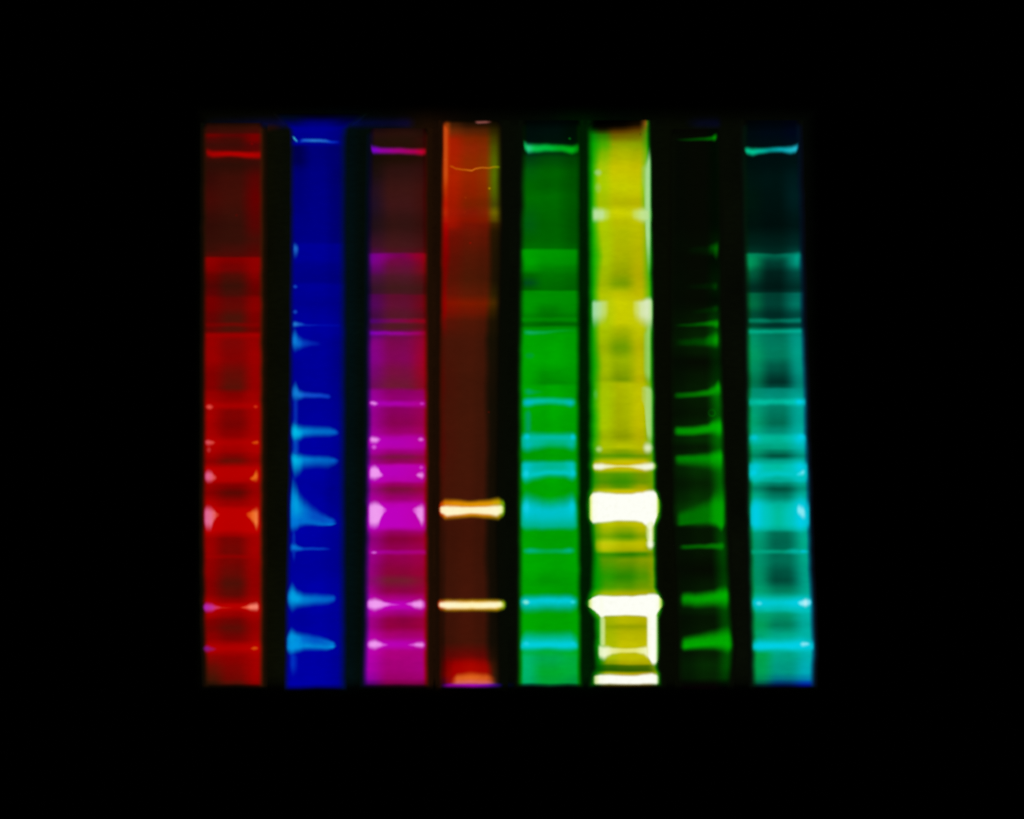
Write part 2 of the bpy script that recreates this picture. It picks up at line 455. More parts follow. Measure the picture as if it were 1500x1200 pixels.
blob('speck', t, 346.5, 315, 2.2, 2.6, (105, 0, 0), .7)
blob('speck', t, 369, 211, 3, 3, (135, 0, 0), .7)

# ================================================================== strip 2: blue
B = lambda v, l=None, r=None: ((0, 0, l or v), (0, 0, v), (0, 0, r or int(v * .93)))
t = lane('deep blue strip with pale blue bands bright at their left ends',
    [(166, 404, 532), (176, 414, 522), (182, 421, 512), (190, 427, 504), (205, 428.5, 502), (450, 427.5, 502), (620, 426, 502), (760, 424, 502), (860, 421.5, 502), (1012, 420, 502)],
    [(166, B(2)), (171, ((0, 7, 22), (0, 0, 30), (0, 3, 26))), (176, ((0, 5, 46), (0, 0, 84), (0, 0, 52))), (181, ((0, 2, 84), (0, 0, 120), (0, 0, 84))), (188, B(142)), (203, B(138)), (210, B(142, 150)), (216, B(118, 78)), (236, B(120, 80)),
     (250, B(124, 112, 106)), (300, B(130, 124, 110)), (354, B(132, 130, 112)), (360, B(148)), (380, B(148)), (390, B(136)), (412, B(132)),
     (418, B(148)), (430, B(146)), (445, B(140)), (455, B(148)), (475, B(156)), (510, B(154, None, 136)), (530, B(148, None, 130)), (565, B(150)), (600, B(152, None, 142)), (640, B(160)), (720, B(158, None, 138)), (770, B(164)),
     (830, B(150, None, 140)), (870, B(164)), (910, B(154, None, 150)), (945, B(166)), (985, B(162)), (1002, B(164)), (1006, B(120)), (1011, B(10)), (1014, B(0))],
    soft=(3.5, 5.5), halo=((0, 10, 24), (1, 14, 26)), margin=(4, 6), y0=166, y1=1014)
p = band('well_line', t, [(436, 203, 212, (0, 20, 190), .5), (446, 202.5, 209, (30, 100, 215), .9), (460, 202.5, 209, (45, 135, 225), .82), (476, 203.5, 210, (36, 112, 222), .82), (486, 205, 211, (10, 50, 205), .9), (500, 205, 212, (0, 20, 180), .5)], es=(5, 5))
band('bright_spot', p, [(428, 198, 201, (20, 110, 200), .6), (431, 199, 207, (70, 195, 222), 1), (434, 203, 209.5, (60, 180, 215), 1), (437, 206, 210, (10, 70, 190), .5)], .35, .35, (1.5, 1.5))
band('band', t, [(429, 355, 383, (12, 70, 180), .5), (431.5, 354, 382, (30, 105, 198), 1), (434.5, 356, 380, (28, 98, 195), 1), (438.5, 360, 372, (5, 40, 165), .4)], .3, .6, (2, 2))
blob('band', t, 432.5, 420, 4, 3.5, (25, 80, 205), .8)
blob('band', t, 432.5, 457, 4, 4, (25, 85, 205), .8)
band('band', t, [(428, 470, 481, (15, 95, 200), .6), (432, 470, 480, (35, 125, 212), 1), (440, 472, 479, (22, 90, 205), .9), (448, 474, 479, (8, 45, 190), .7), (470, 474, 479, (0, 18, 178), .7), (501, 474, 480, (0, 14, 172), .5)], es=(2, 6))
band('band', t, [(427, 486, 512, (8, 105, 205), .6), (432, 478, 519, (12, 128, 218), 1), (438, 490, 515, (8, 105, 210), .95), (446, 495, 511, (5, 70, 198), .8), (458, 498, 508, (4, 46, 186), .7), (474, 500, 508, (0, 22, 170), .4)], .5, .4, (2, 8))
band('band', t, [(427, 566, 586, (10, 110, 208), .7), (433, 556, 593, (16, 126, 214), 1), (439, 570, 587, (18, 115, 212), 1), (447, 573, 584, (18, 85, 208), .95), (466, 574.5, 584, (15, 72, 205), .95), (480, 576.5, 585, (12, 66, 202), .9), (486, 578, 584, (5, 40, 185), .5)], .5, .4, (2, 3))
band('stain_trail', t, [(428, 586, 622, (5, 40, 178), .4), (433, 580, 630, (8, 56, 186), .8), (439, 588, 618, (2, 20, 165), .3)], .2, .2, (3, 3))
band('band', t, [(425.5, 622, 640, (0, 150, 220), .7), (432, 612, 654, (0, 190, 232), 1), (438, 620, 648, (0, 176, 228), 1), (446, 622, 643, (0, 142, 220), .9), (462, 623, 641.5, (0, 128, 216), .82), (482, 624, 641, (0, 124, 215), .82), (490, 627, 639, (0, 105, 208), .9), (498, 632, 637, (0, 50, 185), .5)], .45, .42, (2.5, 4))
band('stain_trail', t, [(427, 648, 664, (0, 60, 185), .4), (433, 640, 672, (6, 78, 196), .85), (440, 646, 664, (5, 40, 180), .4)], .2, .2, (3, 3))
band('band', t, [(425.5, 664, 684, (0, 150, 220), .7), (432, 656, 706, (0, 184, 230), 1), (438, 662, 700, (0, 170, 226), 1), (446, 665, 690, (0, 138, 220), .9), (462, 666.5, 688, (0, 126, 216), .82), (480, 667, 689, (0, 118, 212), .82), (489, 670, 684, (0, 100, 206), .9), (498, 674, 678, (0, 50, 185), .5)], .32, .62, (2.5, 4))
band('band', t, [(424.5, 724, 778, (0, 135, 215), .7), (429, 690, 782, (0, 150, 222), 1), (434, 700, 779, (0, 162, 226), 1), (440, 718, 773, (0, 150, 222), .9), (447, 727, 771, (0, 118, 212), .9), (460, 739, 770.5, (5, 92, 204), .82), (474, 750, 770.5, (4, 92, 205), .82), (485, 757, 769.5, (2, 92, 206), .95), (494, 762, 767, (0, 55, 190), .5)], .62, .16, (2.5, 4), core=((0, 118, 216), .82, .16))
band('band', t, [(424, 797, 808, (0, 90, 200), .6), (430, 793, 811, (5, 118, 212), 1), (438, 799, 808, (5, 100, 206), 1), (446, 801, 807, (5, 68, 195), .9), (472, 801, 807, (4, 58, 190), .9), (487, 802, 806.5, (0, 25, 172), .5)], es=(3, 6))
band('stain_trail', t, [(426, 785, 820, (0, 30, 170), .3), (430.5, 772, 828, (5, 55, 185), .8), (435, 785, 820, (0, 20, 165), .3)], .2, .3, (3, 3))
band('band', t, [(420, 868, 887, (0, 130, 214), .7), (428, 850, 900, (0, 164, 228), 1), (436, 862, 893, (0, 158, 227), 1), (446, 867, 891, (0, 138, 220), .9), (462, 868, 889, (0, 128, 217), .82), (480, 869, 887, (0, 116, 212), .82), (488, 871, 884, (0, 95, 205), .9), (494, 874, 879, (0, 50, 185), .5)], .42, .5, (3, 4))
band('band', t, [(419, 932, 955, (0, 130, 214), .7), (427, 918, 964, (0, 152, 224), 1), (436, 924, 958, (0, 142, 222), 1), (446, 926, 955, (0, 110, 212), .9), (462, 929, 954.5, (0, 98, 208), .82), (478, 934, 954, (0, 118, 214), .82), (487, 939, 951, (0, 120, 214), .95), (493.5, 943, 947, (0, 60, 190), .5)], .3, .3, (3, 4), core=((0, 150, 228), .7, .2))
band('stain_trail', t, [(422, 960, 985, (0, 30, 175), .3), (429, 954, 996, (0, 50, 192), 1), (440, 960, 990, (0, 12, 170), .3)], .2, .5, (4, 5))

# ================================================================== strip 3: magenta
redder = lambda rows: [(y, (A, (Mm[0] * 1.04, Mm[1], Mm[2] * (.84 if Mm[2] < 160 else .97)), Z)) for y, (A, Mm, Z) in rows]
t = lane('magenta strip with pale pink band ends between the blue and rust brown strips',
    [(176, 544, 624), (380, 541, 624), (600, 540, 625), (760, 538.5, 625), (900, 537, 625), (1010, 534, 625)],
    redder([(178, ((0, 0, 10), (4, 2, 4), (4, 2, 2))), (188, ((20, 8, 14), (30, 12, 10), (24, 10, 5))), (196, ((34, 14, 14), (38, 16, 12), (34, 14, 6))), (205, ((30, 16, 10), (34, 18, 10), (52, 10, 8))),
     (214, ((30, 14, 8), (34, 16, 8), (50, 12, 6))), (232, ((16, 12, 6), (28, 14, 6), (38, 12, 6))), (250, ((15, 12, 10), (45, 18, 18), (50, 14, 12))),
     (280, ((22, 12, 35), (58, 22, 22), (62, 14, 10))), (300, ((16, 12, 40), (60, 22, 25), (60, 12, 8))), (330, ((22, 14, 25), (48, 20, 20), (52, 12, 8))),
     (360, ((55, 15, 45), (65, 24, 30), (65, 14, 14))), (370, ((80, 6, 80), (75, 20, 36), (88, 6, 12))), (374, ((125, 0, 145), (112, 3, 85), (150, 0, 18))),
     (382, ((128, 0, 155), (106, 10, 76), (145, 0, 12))), (396, ((104, 0, 126), (90, 20, 60), (135, 5, 12))), (406, ((70, 15, 70), (75, 25, 45), (92, 10, 12))),
     (422, ((50, 18, 45), (62, 26, 32), (65, 18, 15))), (429, ((52, 14, 50), (66, 24, 36), (72, 14, 14))), (433, ((74, 2, 95), (90, 15, 52), (112, 3, 12))), (447, ((76, 2, 108), (95, 18, 60), (126, 0, 10))),
     (462, ((60, 5, 78), (84, 24, 48), (92, 6, 12))), (480, ((70, 8, 78), (78, 28, 40), (110, 6, 16))), (487, ((90, 2, 130), (100, 14, 80), (140, 2, 26))), (502, ((136, 0, 150), (118, 8, 92), (160, 0, 34))),
     (526, ((138, 0, 160), (124, 6, 104), (170, 0, 24))), (545, ((122, 0, 138), (114, 16, 74), (165, 0, 22))), (566, ((112, 4, 106), (104, 26, 60), (152, 0, 28))),
     (573, ((160, 0, 172), (134, 0, 118), (160, 0, 98))), (582, ((162, 0, 178), (140, 0, 130), (165, 0, 110))), (600, ((162, 0, 172), (132, 0, 110), (165, 0, 84))),
     (620, ((165, 0, 172), (128, 2, 92), (165, 0, 80))), (633, ((172, 0, 180), (146, 0, 124), (168, 0, 88))), (641, ((184, 0, 188), (168, 0, 166), (178, 0, 140))), (654, ((184, 0, 188), (174, 0, 174), (180, 0, 150))),
     (662, ((176, 0, 176), (152, 0, 140), (172, 0, 110))), (670, ((150, 0, 140), (114, 18, 72), (160, 0, 70))), (677, ((162, 0, 160), (136, 2, 104), (165, 0, 80))), (683, ((184, 0, 192), (178, 0, 178), (180, 0, 160))),
     (704, ((186, 0, 192), (176, 0, 172), (182, 0, 150))), (710, ((176, 0, 172), (144, 0, 110), (170, 0, 90))), (717, ((165, 0, 160), (114, 14, 64), (165, 0, 62))), (730, ((180, 0, 180), (150, 0, 128), (172, 0, 100))),
     (740, ((190, 0, 194), (180, 0, 180), (184, 0, 160))), (770, ((190, 0, 194), (184, 0, 186), (186, 0, 170))), (780, ((172, 0, 170), (145, 0, 108), (168, 0, 95))), (790, ((150, 0, 150), (128, 0, 65), (165, 0, 55))),
     (803, ((160, 0, 160), (138, 0, 88), (165, 0, 75))), (818, ((160, 0, 160), (138, 0, 88), (162, 0, 64))), (840, ((152, 0, 150), (130, 5, 60), (160, 0, 52))), (850, ((150, 0, 140), (108, 30, 50), (155, 0, 52))),
     (866, ((172, 0, 168), (132, 2, 76), (160, 0, 62))), (876, ((188, 0, 188), (162, 0, 148), (175, 0, 110))), (890, ((195, 0, 195), (188, 0, 188), (188, 0, 170))), (898, ((188, 0, 188), (162, 0, 152), (176, 0, 110))),
     (908, ((166, 0, 165), (140, 0, 76), (162, 0, 64))), (918, ((166, 0, 165), (138, 0, 70), (160, 0, 62))), (930, ((184, 0, 184), (160, 0, 128), (166, 0, 104))), (944, ((190, 0, 192), (178, 0, 172), (178, 0, 150))),
     (956, ((186, 0, 190), (165, 0, 145), (166, 0, 122))), (980, ((180, 0, 194), (160, 0, 140), (165, 0, 130))), (994, ((150, 0, 188), (150, 0, 122), (155, 0, 112))), (1001, ((80, 0, 140), (128, 0, 88), (116, 0, 66))), (1006, ((10, 0, 30), (22, 2, 14), (18, 2, 8))), (1010, ((0, 0, 0),) * 3)]),
    tint=(((110, 0, 255), 7, .4), ((255, 0, 8), 7, .9)), halo=((4, 6, 26), (34, 14, 3)), margin=(8, 9), soft=(3.5, 3), y0=188, pos=(.06, .5, 1.02), even=(.08, .32))
band('well_line', t, [(543, 209, 222, (120, 0, 205), .7), (547, 213, 227, (128, 0, 205), 1), (560, 215, 226.5, (150, 0, 165), 1), (585, 215.5, 227, (165, 0, 125), 1), (605, 216.5, 228, (172, 0, 90), 1), (618, 216.5, 230, (190, 0, 50), 1), (625, 215, 228, (185, 0, 20), .6)], es=(2, 2))
band('band', t, [(540, 370, 398, (110, 0, 160), .7), (560, 370, 390, (140, 0, 140), .7), (585, 370, 382, (122, 0, 95), .6), (610, 370, 388, (155, 0, 40), .7), (625, 370, 396, (155, 0, 10), .7)], .15, .75)
band('band', t, [(540, 465, 476, (78, 0, 130), .8), (580, 465, 475, (135, 0, 88), .85), (625, 465, 476, (155, 0, 20), .85)])
band('band', t, [(540, 483, 494, (115, 0, 205), .9), (552, 484.5, 494, (150, 0, 190), 1), (585, 484.5, 494, (165, 0, 165), .95), (612, 484.5, 494, (168, 0, 110), .95), (625, 484, 494, (170, 0, 30), .8)], .35, .55)
p = band('band', t, [(539, 583, 599, (175, 0, 190), .9), (580, 585, 598, (178, 0, 182), .9), (625, 583, 600, (185, 0, 150), .9)])
band('bright_end', p, [(540.5, 589, 592, (200, 40, 210), .5), (545, 586, 595, (238, 140, 240), 1), (549, 586.5, 596, (240, 145, 240), 1), (555, 590, 593, (205, 50, 210), .5)], .35, .35, (2, 2))
blob('bright_end', p, 618, 591.5, 4.5, 4, (212, 60, 212), .8)
p = band('band', t, [(538, 638, 664, (188, 0, 192), .9), (580, 639, 662, (180, 0, 182), .85), (625, 638, 664, (188, 0, 160), .9)], .3, .5)
band('bright_end', p, [(540.5, 640, 648, (205, 60, 212), .5), (545, 637, 652, (240, 150, 240), 1), (551, 638, 652, (240, 152, 240), 1), (559, 642, 645, (205, 60, 210), .5)], .3, .4, (2, 3))
blob('bright_spot', p, 548, 655, 4.5, 5.5, (225, 100, 225), .9)
blob('bright_end', p, 616.5, 644, 5, 4.5, (232, 115, 226), .95)
p = band('band', t, [(538, 680, 709, (190, 0, 196), .95), (580, 681, 706, (184, 0, 186), .9), (625, 680, 709, (190, 0, 165), .95)], .2, .4)
band('bright_end', p, [(540.5, 690, 704, (205, 70, 215), .5), (544, 681, 705, (238, 150, 240), 1), (549, 679, 707, (240, 156, 240), 1), (554, 683, 704, (240, 150, 240), 1), (558, 692, 700, (232, 120, 232), 1), (562, 695, 698, (205, 50, 210), .4)], .25, .3, (2, 2))
band('bright_end', p, [(608.5, 695, 697, (210, 50, 200), .5), (613, 691, 701, (236, 130, 230), 1), (618, 689, 704, (238, 140, 230), 1), (622, 692, 700, (215, 60, 190), .5)], .35, .35, (2, 2))
blob('bright_spot', p, 617, 685, 3.5, 4.5, (220, 85, 210), .8)
p = band('band', t, [(537, 732, 784, (192, 0, 198), .95), (580, 736, 780, (190, 0, 192), .9), (625, 732, 784, (192, 0, 170), .95)], .25, .25)
band('bright_end', p, [(539.5, 738, 770, (205, 80, 215), .5), (543, 733, 777, (236, 152, 238), 1), (549, 731, 779, (240, 158, 240), 1), (554, 733, 776, (240, 156, 240), 1), (559, 739, 760, (238, 145, 238), 1), (563, 743, 752, (228, 105, 228), .9), (568, 746, 748, (205, 30, 205), .3)], .2, .28, (2, 3))
band('bright_end', p, [(603, 746, 748, (205, 30, 200), .4), (608, 742, 754, (228, 105, 222), .9), (613, 738, 764, (236, 145, 234), 1), (617.5, 735, 775, (238, 150, 234), 1), (622.5, 738, 770, (220, 90, 190), .5)], .25, .3, (2, 2))
p = band('band', t, [(539, 804, 814, (182, 0, 185), .85), (580, 804, 814, (170, 0, 150), .8), (625, 804, 814, (182, 0, 130), .85)])
blob('bright_end', p, 548, 809.5, 5, 3, (225, 110, 225), .95)
p = band('band', t, [(537, 876, 898, (196, 0, 198), .95), (580, 877, 896, (190, 0, 190), .9), (625, 876, 898, (194, 0, 170), .95)], .35, .45)
band('bright_end', p, [(537, 880, 892, (205, 80, 215), .5), (542, 875, 895, (238, 150, 240), 1), (549, 873, 898, (242, 160, 242), 1), (556, 876, 895, (240, 156, 240), 1), (565, 881, 890, (236, 130, 236), 1), (575, 883.5, 888, (220, 75, 220), .8), (590, 885, 887, (205, 30, 205), .3)], .28, .32, (2, 6))
band('bright_end', p, [(592, 884.5, 886, (205, 30, 205), .4), (600, 882, 888.5, (230, 100, 228), .9), (608, 878, 893, (240, 150, 238), 1), (616, 875.5, 895, (242, 156, 238), 1), (623, 880, 892, (220, 90, 200), .5)], .3, .32, (3, 2))
p = band('band', t, [(537, 934, 955, (194, 0, 196), .95), (580, 936, 953, (184, 0, 182), .9), (625, 934, 955, (188, 0, 165), .95)])
band('bright_end', p, [(537.5, 940, 949, (205, 80, 215), .5), (543, 936, 953, (238, 148, 240), 1), (549, 934, 955, (240, 155, 240), 1), (556, 938, 951, (238, 140, 238), 1), (563, 942, 948, (225, 90, 225), .8), (571, 944, 946, (205, 30, 205), .3)], .32, .35, (2, 4))
band('bright_end', p, [(596, 944, 946, (205, 30, 205), .4), (603, 942, 948, (225, 85, 222), .8), (611, 939, 950, (238, 135, 236), 1), (618, 938, 951, (240, 145, 236), 1), (623, 941, 948, (215, 70, 195), .5)], .35, .35, (2, 2))

# ================================================================== strip 4: rust brown
def five(rows):
    """two more columns: a redder one inside the left rim, a plain one before the right rim"""
    out = []
    for y, (A, Mm, Z) in rows:
        k = .55 if 196 < y < 335 else 0.0
        lc = tuple((1 - k) * (.25 * i + .75 * j) + k * r for i, j, r in zip(A, Mm, (168, 16, 0)))
        mc = (Mm[0] * (.94 if k else 1), Mm[1] * (.82 if k else 1), Mm[2])
        out.append((y, (A, lc, mc, tuple(.12 * i + .88 * j for i, j in zip(Z, mc)), Z)))
    return out
t = lane('rust brown strip with two narrow cream yellow bands and a fine crack line',
    [(176, 650.5, 731), (330, 648, 731), (600, 645.5, 726), (760, 645.5, 724), (1010, 646, 728)],
    five([(177, ((30, 12, 2), (8, 5, 0), (6, 5, 0))), (182, ((140, 55, 8), (34, 16, 3), (20, 14, 0))), (192, ((175, 60, 8), (84, 32, 5), (44, 36, 0))), (205, ((190, 45, 4), (138, 44, 0), (66, 62, 0))), (216, ((192, 50, 4), (150, 44, 3), (74, 80, 0))),
     (240, ((200, 58, 0), (150, 50, 0), (85, 102, 0))), (256, ((205, 68, 0), (164, 45, 0), (86, 112, 0))), (280, ((195, 48, 0), (150, 38, 0), (80, 98, 0))), (300, ((190, 22, 0), (132, 38, 0), (70, 72, 4))),
     (312, ((190, 38, 4), (140, 30, 4), (112, 102, 0))), (322, ((176, 20, 4), (140, 25, 0), (92, 76, 0))), (330, ((170, 6, 1), (124, 23, 3), (56, 32, 0))), (340, ((160, 0, 0), (106, 21, 4), (38, 22, 1))), (350, ((150, 0, 0), (96, 20, 4), (34, 20, 2))),
     (380, ((126, 0, 0), (80, 22, 5), (28, 18, 3))), (410, ((120, 4, 0), (76, 24, 5), (28, 18, 3))), (430, ((130, 2, 0), (90, 25, 5), (40, 28, 2))), (445, ((150, 0, 0), (124, 25, 0), (70, 40, 0))), (456, ((144, 0, 0), (110, 22, 3), (50, 30, 0))),
     (472, ((106, 10, 4), (78, 22, 6), (28, 18, 3))), (500, ((70, 18, 6), (70, 22, 8), (22, 16, 4))), (560, ((82, 12, 4), (66, 22, 8), (22, 14, 4))), (600, ((74, 15, 5), (66, 22, 8), (18, 13, 4))), (660, ((76, 12, 5), (66, 22, 8), (20, 13, 4))), (725, ((68, 18, 6), (68, 22, 8), (20, 13, 4))),
     (790, ((48, 16, 6), (64, 20, 7), (18, 12, 4))), (850, ((44, 16, 6), (66, 21, 8), (18, 12, 4))), (940, ((34, 13, 4), (68, 20, 7), (18, 12, 4))), (960, ((52, 10, 4), (104, 8, 4), (30, 14, 4))), (974, ((78, 2, 0), (146, 0, 0), (54, 20, 5))),
     (988, ((84, 2, 0), (156, 6, 0), (50, 24, 8))), (1000, ((60, 2, 20), (150, 10, 20), (40, 24, 14))), (1005, ((30, 0, 40), (80, 0, 70), (16, 6, 50))), (1009, ((0, 0, 4),) * 3), (1012, ((0, 0, 0),) * 3)]),
    halo=((26, 11, 2), (9, 8, 2)), margin=(8, 16), soft=(3, 4), y1=1012, tint=(((255, 30, 0), 4, .3), None), pos=(.03, .14, .5, .76, .93))
band('edge_streak', t, [(648.5, 181, 285, (185, 50, 0), .4), (651.5, 179, 290, (205, 78, 20), .9), (654.5, 183, 286, (206, 75, 15), .9), (657.5, 190, 280, (190, 50, 0), .3)], .06, .3, (2, 2))
band('well_line', t, [(694, 177, 181, (70, 35, 30), .4), (700, 177, 182, (140, 78, 72), 1), (712, 177, 181.5, (138, 76, 70), 1), (722, 176.5, 180.5, (70, 35, 30), .4)], es=(3, 4))
band('crack_line', t, [(657, 241.5, 245, (200, 80, 5), .5), (662, 242, 246, (205, 92, 8), .8), (668, 245, 249, (200, 96, 8), .8), (678, 247, 250.5, (202, 100, 10), .85), (691, 248, 251.5, (210, 110, 20), 1), (697, 245.5, 249, (206, 108, 18), .95), (706, 244, 247.5, (206, 110, 20), .85), (716, 244, 247.5, (200, 116, 14), .85), (724, 242.5, 246.5, (165, 140, 0), .9), (732, 243, 247, (120, 165, 0), .8)], es=(3, 2), lift=1.6)
for (x, y, r, c) in ((652.5, 234, 2, (215, 105, 40)), (717, 276, 2.2, (200, 160, 0)), (682, 290, 1.4, (170, 60, 10)), (689, 356, 1.8, (165, 5, 0)), (716, 604, 1.4, (110, 5, 0)), (681, 311, 1.2, (165, 40, 5))):
    blob('speck', t, x, y, r, r, c, .9)
p = band('band', t, [(642, 741, 752, (150, 5, 0), .5), (646, 733, 758, (205, 70, 0), .9), (652, 729, 763, (222, 128, 0), 1), (665, 730, 762, (224, 140, 0), 1), (690, 733, 759, (224, 146, 0), 1), (715, 730, 761, (224, 150, 0), 1), (730, 727, 763, (200, 165, 0), 1), (737, 731, 758, (120, 170, 0), .9), (741, 738, 750, (30, 110, 0), .5)], .22, .22, (2.5, 2.5))
band('band_core', p, [(643, 744, 749, (230, 130, 60), .6), (647, 740, 754, (255, 240, 190), 1), (655, 738, 759, (255, 247, 200), 1), (664, 739, 757.5, (255, 246, 200), 1), (690, 741, 754, (255, 243, 190), 1), (715, 740, 756, (255, 246, 200), 1), (727, 738, 759, (255, 248, 205), 1), (734, 738, 755, (246, 248, 180), 1), (739.5, 743, 750, (150, 190, 20), .5)], .2, .2, (2, 2.5))
p = band('band', t, [(640, 881, 890, (170, 10, 0), .5), (645, 877, 895, (220, 90, 0), .9), (654, 876.5, 897, (236, 165, 0), 1), (690, 877, 896.5, (240, 178, 0), 1), (728, 876.5, 896.5, (235, 185, 0), 1), (737, 878, 894, (170, 190, 0), .9), (742.5, 882, 890, (30, 110, 0), .5)], .3, .3, (2.5, 2.5))
band('band_core', p, [(641.5, 883, 889, (235, 150, 90), .6), (646, 880, 892, (255, 240, 200), 1), (656, 878.5, 894.5, (255, 247, 205), 1), (690, 879.5, 894, (255, 246, 190), 1), (724, 879, 893.5, (255, 248, 205), 1), (733, 879, 892, (252, 246, 185), 1), (740, 884, 889, (160, 190, 20), .5)], .26, .26, (2, 2.5))
p = band('band', t, [(652, 968, 1002, (130, 0, 0), .3), (666, 958, 1004, (165, 0, 0), .9), (690, 956, 1004, (172, 6, 0), 1), (712, 960, 1004, (160, 6, 0), .9), (728, 975, 1003, (70, 15, 0), .3)], .5, .1, (10, 8))
band('band_core', p, [(656, 994, 1003, (215, 40, 20), .3), (670, 984, 1004, (232, 108, 35), .85), (690, 981, 1004, (234, 108, 30), .9), (712, 983, 1004, (225, 100, 30), .85), (732, 990, 1003, (150, 50, 10), .3)], .7, .12, (14, 14), core=((226, 108, 110), .85, .2))
band('bottom_line', t, [(645, 1002, 1008, (60, 0, 120), .4), (658, 1001, 1008, (160, 0, 170), .9), (690, 1000.5, 1008, (178, 0, 196), 1), (715, 1000.5, 1008, (140, 0, 200), .9), (738, 1001, 1008, (20, 0, 120), .5)], .35, .45, (6, 6))

# ================================================================== strip 5: green with cyan bands
G = lambda v, l=None, r=None: ((0, l or v, 0), (0, v, 0), (0, r or int(v * .95), 0))
t = lane('bright green strip with turquoise bands between the rust brown and yellow strips',
    [(176, 768, 848), (225, 767.5, 847.5), (370, 764.5, 846.5), (600, 762.5, 846.5), (760, 762, 847.5), (1010, 762, 849)],
    [(178, ((0, 4, 3), (0, 5, 4), (0, 4, 2))), (190, ((0, 12, 9), (0, 14, 10), (0, 12, 4))), (205, ((0, 14, 10), (0, 16, 9), (0, 14, 4))), (224, ((0, 40, 20), (0, 50, 10), (0, 45, 5))), (232, ((0, 62, 14), (0, 74, 6), (0, 64, 2))), (252, ((0, 92, 8), (0, 95, 0), (0, 78, 0))),
     (272, G(92, 98, 78)), (290, G(106, 108, 86)), (330, ((0, 92, 14), (0, 96, 0), (0, 80, 0))), (352, G(98, 96, 82)), (363, G(104, 106, 92)), (368, G(150, 156, 138)), (384, G(146, 164, 140)), (394, G(126, 150, 118)), (404, G(112, 100, 104)), (415, ((0, 76, 26), (0, 104, 0), (0, 96, 0))), (424, G(102, 90, 94)),
     (428, G(142, 140, 138)), (440, G(142, 148, 138)), (456, G(118, 146, 130)), (463, G(110, 128, 116)), (476, G(96, 110, 98)), (481, G(142, 150, 138)), (492, G(162, 165, 156)), (530, G(164, 164, 154)), (550, G(142, 162, 148)), (561, G(132, 156, 138)), (567, G(160, 162, 152)), (600, G(164, 165, 158)), (628, G(156, 160, 152)),
     (650, G(164)), (668, G(154, 156, 152)), (690, G(164)), (714, G(158, 160, 156)), (740, G(164)), (790, G(158, 162, 156)), (830, G(164, 166, 160)), (852, G(148, 158, 150)), (866, G(160)), (900, G(160, 164, 160)), (920, G(158, 164, 158)), (950, ((0, 172, 50), (0, 170, 40), (0, 168, 20))),
     (965, ((0, 180, 105), (0, 168, 75), (0, 170, 60))), (985, ((0, 178, 105), (0, 170, 45), (0, 168, 55))), (1000, ((0, 172, 100), (0, 164, 55), (0, 150, 60))), (1004, ((0, 60, 40), (0, 62, 30), (0, 50, 20))), (1007, ((0, 4, 3),) * 3), (1010, ((0, 0, 0),) * 3)],
    tint=(((0, 255, 0), 6, .9), ((0, 255, 0), 6, .9)), halo=((0, 14, 3), (0, 30, 0)), margin=(8, 6), soft=(4, 3.5))
band('well_line', t, [(766.5, 202, 214, (0, 130, 50), .6), (769, 206, 223, (10, 190, 90), .9), (774, 209, 227, (40, 205, 130), 1), (784, 210, 226, (10, 195, 75), 1), (800, 209.5, 224, (0, 188, 60), 1), (822, 211, 224, (0, 170, 30), 1), (838, 212, 228, (0, 178, 20), 1), (848.5, 208, 225, (0, 150, 10), .7)], .35, .35, (2, 2))
band('band', t, [(763, 364, 388, (0, 165, 0), .7), (800, 365, 385, (0, 152, 0), .6), (847, 365, 388, (0, 148, 0), .7)], .15, .7)
band('band', t, [(763, 463, 474, (0, 148, 2), .8), (800, 463, 473, (0, 140, 0), .8), (847, 463, 474, (0, 142, 0), .8)])
band('band', t, [(766, 483, 491, (4, 168, 70), .8), (776, 483.5, 491.5, (16, 172, 96), 1), (795, 484, 491, (8, 168, 70), .9), (820, 482, 488, (4, 160, 40), .8), (846, 481, 488, (0, 156, 10), .6)])
blob('stain_spot', t, 776, 521, 9, 6, (0, 145, 70), .6)
band('stain_trail', t, [(766, 568, 578, (0, 160, 40), .4), (774, 568, 580, (0, 165, 100), .9), (788, 571, 578, (0, 160, 60), .6), (800, 573, 577, (0, 160, 10), .2)], es=(3, 5))
band('band', t, [(764, 584, 596, (0, 176, 150), .8), (773, 581, 598, (0, 188, 205), 1), (785, 581.5, 595, (0, 192, 170), 1), (805, 581, 593.5, (0, 190, 150), 1), (825, 582, 595, (0, 188, 150), 1), (836, 582, 597.5, (0, 188, 185), 1), (845, 584, 594, (0, 170, 90), .7)], es=(4, 4))
band('stain_trail', t, [(766, 602, 636, (0, 155, 60), .4), (774, 598, 638, (0, 158, 100), .9), (781, 604, 632, (0, 155, 40), .3)], .2, .2, (4, 4))
p = band('band', t, [(762, 634, 662, (0, 178, 130), .8), (772, 630, 666, (0, 186, 185), 1), (785, 630.5, 662, (0, 184, 150), 1), (805, 632, 658, (0, 180, 125), 1), (825, 632, 659, (0, 180, 128), 1), (838, 631, 663, (0, 184, 160), 1), (846, 634, 660, (0, 172, 90), .7)], .3, .35, (4, 4), core=((0, 188, 165), .35, .16))
blob('bright_end', p, 772, 640, 6, 8, (0, 205, 230), .9)
blob('bright_end', p, 839, 640.5, 5, 8, (0, 205, 225), .9)
p = band('band', t, [(762, 676, 704, (0, 180, 150), .8), (770, 673, 711, (0, 195, 205), 1), (784, 673.5, 706, (0, 184, 165), 1), (805, 674, 701, (0, 182, 145), 1), (825, 674, 702, (0, 184, 150), 1), (838, 673, 707, (0, 194, 190), 1), (846, 676, 703, (0, 175, 110), .7)], .2, .35, (4, 4), core=((0, 200, 200), .66, .14))
blob('bright_end', p, 771, 694, 6, 10, (20, 212, 232), .9)
